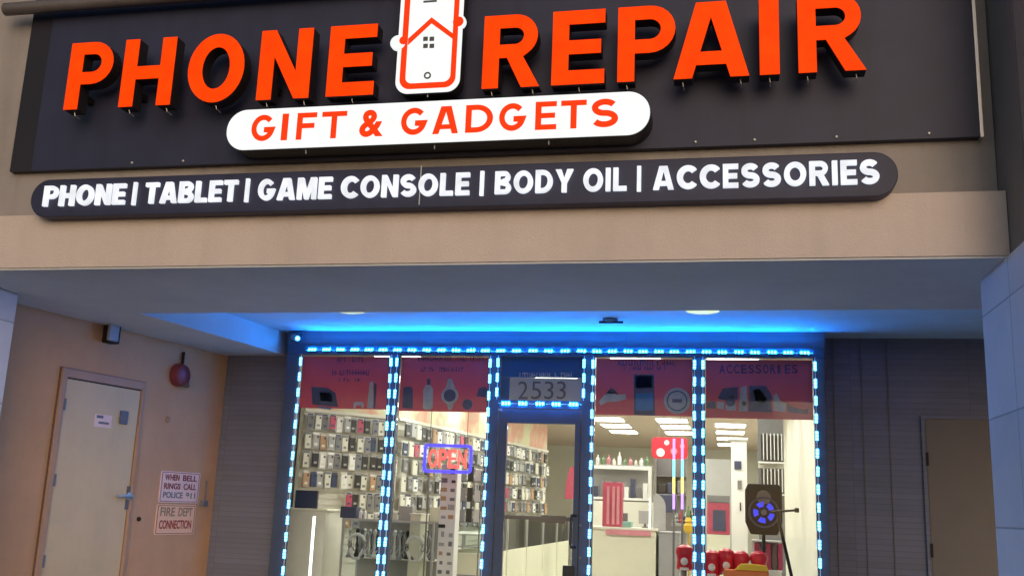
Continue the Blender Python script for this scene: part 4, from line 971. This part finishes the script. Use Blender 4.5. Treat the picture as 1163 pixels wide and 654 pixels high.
# colourful pile of trinkets on a stool
zt_ = onY(777, 594, 12.0).z
st = thing('display_stool', 'grey stand holding shiny trinkets left of the third window post', 'stand', (onY(777, 594, 12).x, 12.05, 0))
xx = onY(777, 594, 12).x
MB().box(xx - .14, xx + .12, 11.95, 12.2, zt_ - .03, zt_).build('top', 'grey_plastic', st, bevel=.004)
MB().tube([(xx, 12.07, 0), (xx, 12.07, zt_ - .031)], .02, 8).build('leg', 'grey_plastic', st)
for k in range(9):
    ang = rn.uniform(0, 6.28); r_ = rn.uniform(.022, .04); xk = xx - .11 + k * .026
    lab = ('silver', 'cyan', 'violet', 'red', 'navy', 'silver', 'green', 'black', 'white')[k]
    simple('trinket', '%s trinket in the pile beside the rainbow tubes' % lab + ('' if k != 5 else ', the taller one'), 'trinket', MB().lathe((xk, 12.02 + .03 * (k % 3), zt_), [(r_ * .6, 0), (r_, r_), (r_ * .5, r_ * 1.9), (r_ * .7, r_ * 2.6), (r_ * .2, r_ * (3.2 + (k % 4)))], 9),
           ('bright_metal', 'teal_plastic', 'rose_plastic', 'red_plastic', 'navy_plastic', 'bright_metal', 'green_goods', 'black_plastic', 'white_paint')[k], 'pile of shiny trinkets')
simple('yellow_toy', 'small yellow toy next to the third window post', 'toy', MB().lathe((onY(782, 598, 11.6).x, 11.6, onY(782, 605, 11.6).z), [(.03, 0), (.055, .03), (.055, .08), (.03, .11), (.045, .13), (.02, .17)], 12).tube([(onY(782, 598, 11.6).x, 11.6, 0), (onY(782, 598, 11.6).x, 11.6, onY(782, 605, 11.6).z)], .01, 6), 'yellow_plastic', smooth=True)

# red dispensers in the windows
def dispenser(px, py0, py1, w, Y, lab):
    a, b = onY(px, py1, Y), onY(px, py0, Y); h = b.z - a.z; r_ = w
    t = thing('candy_dispenser', lab, 'dispenser', (a.x, Y, 0), 'red dispensers in the shop window')
    MB().lathe((a.x, Y, a.z), [(r_ * .75, 0), (r_ * .95, h * .06), (r_ * .85, h * .40), (r_ * .95, h * .62)], 20).build('body', 'red_plastic', t, smooth=True)
    MB().lathe((a.x, Y, a.z + h * .621), [(r_ * 1.02, 0), (r_ * 1.05, h * .12), (r_ * .85, h * .28), (r_ * .4, h * .37), (.002, h * .38)], 20).build('lid', 'red_plastic', t, smooth=True)
    MB().lathe((a.x, Y - r_ * .78, a.z + h * .36), [(r_ * .42, 0), (r_ * .42, .03), (r_ * .2, .045)], 14, 'y').build('window', 'white_paint', t, smooth=True)
    MB().box(a.x - r_ * .5, a.x + r_ * .5, Y - r_ - .01, Y - r_ * .7, a.z + h * .02, a.z + h * .12).build('chute', 'white_paint', t, bevel=.004)
    MB().tube([(a.x, Y, 0), (a.x, Y, a.z)], .02, 8).lathe((a.x, Y, 0), [(.12, 0), (.12, .02)], 16).build('pole', 'mid_grey', t)
dispenser(777.5, 618, 647, .085, 10.2, 'red dispenser alone left of the post between third and fourth window')
for px, py, lab in ((808.5, 624, 'leftmost red dispenser of the row in the fourth window'), (825, 622, 'second red dispenser in the fourth window row'),
                    (841.5, 625, 'third red dispenser in the fourth window row'), (862, 625, 'rightmost red dispenser, apart from the others above the yellow bin')):
    dispenser(px, py, py + 30, .082, 10.2, lab)
a, b = onY(822, 660, 10.0), onY(873, 641, 10.0)
yb = thing('sale_bin', 'orange and yellow bin below the red dispensers', 'bin', ((a.x + b.x) / 2, 10.05, 0))
MB().box(a.x, b.x, 9.97, 10.10, 0, b.z - .06).build('body', 'orange_plastic', yb, bevel=.01)
MB().prism([(a.x + .1, b.z - .059), (b.x, b.z - .059), (b.x - .02, b.z - .01), (b.x - .16, b.z), (a.x + .16, b.z - .005)], 9.96, 10.10).build('yellow_rim', 'yellow_plastic', yb)
# speaker
YQ = 10.6
a, b = onY(847, 606, YQ), onY(888, 550, YQ); cx, w2 = (a.x + b.x) / 2, (b.x - a.x) / 2
spk = thing('party_speaker', 'black party speaker with a glowing blue cone on a stand in the fourth window', 'speaker', (cx, YQ + .15, 0))
MB().prism([(cx - w2 * .72, a.z), (cx + w2 * .72, a.z), (cx + w2, a.z + .12), (cx + w2, b.z - .06), (cx + w2 * .85, b.z), (cx - w2 * .85, b.z), (cx - w2, b.z - .06), (cx - w2, a.z + .12)], YQ, YQ + .28).build('cabinet', 'speaker_black', spk, bevel=.015)
MB().lathe((cx, YQ + .002, b.z - .13), [(.07, 0), (.07, .012), (.03, .004)], 20, 'y').build('tweeter', 'mid_grey', spk)
wz = a.z + .22
MB().merge(curve_mesh([arc(cx, wz, .155, .155, 0, 350, 35), arc(cx, wz, .135, .135, 0, 350, 35)], .012), lambda c: (c.x, YQ - .006 - c.z, c.y)).build('woofer_ring', 'navy_plastic', spk)
gm = MB(); 
for k in range(5):
    a0 = 90 + k * 72; gm.merge(curve_mesh([arc(cx, wz, .105, .105, a0, a0 + 46, 8) + arc(cx, wz, .055, .055, a0 + 46, a0, 8)], .006), lambda c: (c.x, YQ - .006 - c.z, c.y))
gm.build('glowing_cone', 'speaker_glow', spk)
MB().lathe((cx, YQ - .001, wz), [(.03, 0), (.02, .02), (.003, .026)], 14, 'y').build('dust_cap', 'mid_grey', spk)
MB().tube([(cx, YQ + .14, 0), (cx, YQ + .14, a.z)], .018, 10).build('pole', 'black_plastic', spk)
MB().tube([(cx, YQ + .14, .3), (cx - .3, YQ + .0, 0)], .012, 8).tube([(cx, YQ + .14, .3), (cx + .3, YQ + .0, 0)], .012, 8).tube([(cx, YQ + .14, .3), (cx, YQ + .45, 0)], .012, 8).build('tripod_legs', 'black_plastic', spk)
YM = 10.1
m0, m1 = onY(885, 592, YM), onY(899, 654, YM); d_ = (m1 - m0)
mic = thing('microphone_stand', 'slanting black microphone stand right of the speaker', 'stand', (m1.x + .1, YM, 0))
foot = m0 + d_ * (m0.z / (m0.z - m1.z))
MB().tube([m0, foot], .016, 8).build('tube', 'black_plastic', mic)
l0, l1 = onY(876, 581, YM), onY(905, 579, YM)
MB().tube([l0, l1], .011, 8).tube([l1 + Vector((-.02, 0, 0)), l1 + Vector((.02, 0, 0))], .022, 8).tube([m0, onY(884, 580, YM)], .016, 8).build('boom', 'black_plastic', mic)
MB().lathe((foot.x, YM, 0), [(.14, 0), (.14, .015), (.02, .03)], 20).build('foot', 'black_plastic', mic)
# white column, grey alcove, right racks
a, b = onY(831, 600, 15.2), onY(848, 497, 15.2)
simple('white_column', 'slim white column with a flat cap behind the fourth window', 'column', MB().box(a.x, b.x, 15.2, 15.45, 0, b.z - .04).box(a.x - .05, b.x + .02, 15.15, 15.5, b.z - .039, b.z), 'white_paint', bevel=.006)
for k, (px, py, mm) in enumerate(((838, 528, 'navy_plastic'), (840, 550, 'mid_grey'), (841, 575, 'black_plastic'))):
    p = onY(px, py, 15.19); simple('wall_fitting', ('navy switch box high on the white column', 'grey hook half way up the white column', 'black hook low on the white column')[k], 'fitting', MB().box(p.x - .05 + .02 * k, p.x + .05 - .02 * k, 15.17, 15.199, p.z - .06, p.z + .06), mm, bevel=.004)
a, b = onY(803, 606, 14.4), onY(829, 571, 14.4)
dd = thing('shirt_display', 'rose and dark shirt display behind the fourth window, left of the white column', 'display', ((a.x + b.x) / 2, 14.5, 0))
MB().box(a.x, b.x, 14.4, 14.6, a.z, b.z).build('board', 'rose_plastic', dd, bevel=.01)
MB().box(a.x + .08, b.x - .06, 14.385, 14.398, a.z + .05, b.z - .10).build('dark_print', 'navy_plastic', dd)
MB().box(a.x, b.x, 14.39, 14.61, b.z + .001, b.z + .10).build('top_box', 'mid_grey', dd, bevel=.01)
MB().box(a.x, b.x, 14.4, 14.6, 0, a.z - .001).build('base', 'cream_panel', dd)
# narrow racks of flat packs at the right wall
YX = 13.4
a, b = onY(862, 576, YX), onY(890, 484, YX)
rr_ = thing('flat_pack_rack', 'narrow rack of black and white flat packs right of the white column', 'display rack', ((a.x + b.x) / 2, YX, 0))
MB().box(a.x, b.x, YX + .1, YX + .14, 0, b.z + .1).build('back', 'mid_grey', rr_)
zs = [a.z, onY(870, 530, YX).z, onY(870, 560, YX).z]
for z in (onY(870, 524, YX).z, onY(870, 560, YX).z): MB().box(a.x, b.x, YX - .03, YX + .099, z - .02, z).build('shelf', 'white_paint', rr_)
MB().box(a.x, b.x, YX + .08, YX + .099, onY(870, 531, YX).z, onY(870, 524, YX).z + .0 - .021).build('shelf_lip', 'cream_shelf', rr_)
for r_, (zlo, zhi, nm) in enumerate(((onY(870, 522, YX).z, onY(870, 492, YX).z, 'upper'), (onY(870, 558, YX).z, onY(870, 532, YX).z, 'lower'))):
    for k in range(6):
        x = a.x + .035 + k * (b.x - a.x - .05) / 6
        o_ = MB().m(0).box(x, x + .024, YX - .02, YX + .08, zlo, zhi - rn.uniform(0, .03)).m(1).box(x + .0245, x + .036, YX - .025, YX + .08, zlo, zhi).build('flat_pack', ['black_plastic', 'white_paint'])
        tag(o_, 'flat pack on the %s shelf of the narrow rack, %s from the left' % (nm, ('first', 'second', 'third', 'fourth', 'fifth', 'sixth')[k]), 'flat pack', 'flat packs on the narrow rack')
a, b = onY(855, 646, 11.2), onY(888, 614, 11.2)
lr = thing('low_rack', 'low rack of maroon boxes below the speaker', 'rack', ((a.x + b.x) / 2, 11.3, 0))
MB().box(a.x, b.x, 11.35, 11.38, 0, b.z).box(a.x, b.x, 11.2, 11.349, b.z - .015, b.z).box(a.x, b.x, 11.2, 11.349, a.z - .015, a.z).build('frame', 'white_paint', lr)
for k in range(5):
    x = a.x + .02 + k * (b.x - a.x) / 5
    simple('maroon_box', 'maroon box on the low rack, %s from the left' % ('first', 'second', 'third', 'fourth', 'fifth')[k], 'box', MB().box(x, x + .048, 11.22, 11.33, a.z + .001, b.z - .03 - .012 * (k % 2)), ('rose_plastic', 'brown_post')[k % 2], 'maroon boxes on the low rack', bevel=.003)
a, b = onY(805, 506, 20), onY(832, 545, 20)
simple('grey_partition', 'plain grey partition far back behind the fourth window', 'partition', MB().box(a.x - .1, b.x + .1, 20.0, 20.1, 0, 2.3), 'grey_plastic')
# goods seen through the door glass
YT = 17.5
a, b = onY(641, 566, YT), onY(652, 530, YT)
fg = thing('display_board', 'small rose red display board at the right edge of the door glass', 'display', ((a.x + b.x) / 2, YT, 0))
MB().prism([(a.x, a.z), (b.x + .1, a.z), (b.x + .1, b.z), (b.x - .08, b.z), (a.x + .02, (a.z + b.z) / 2)], YT, YT + .04).build('panel', 'rose_plastic', fg, bevel=.01)
MB().tube([(b.x, YT + .02, 0), (b.x, YT + .02, a.z)], .015, 8).lathe((b.x, YT + .02, 0), [(.14, 0), (.14, .02)], 16).build('stand', 'grey_plastic', fg)
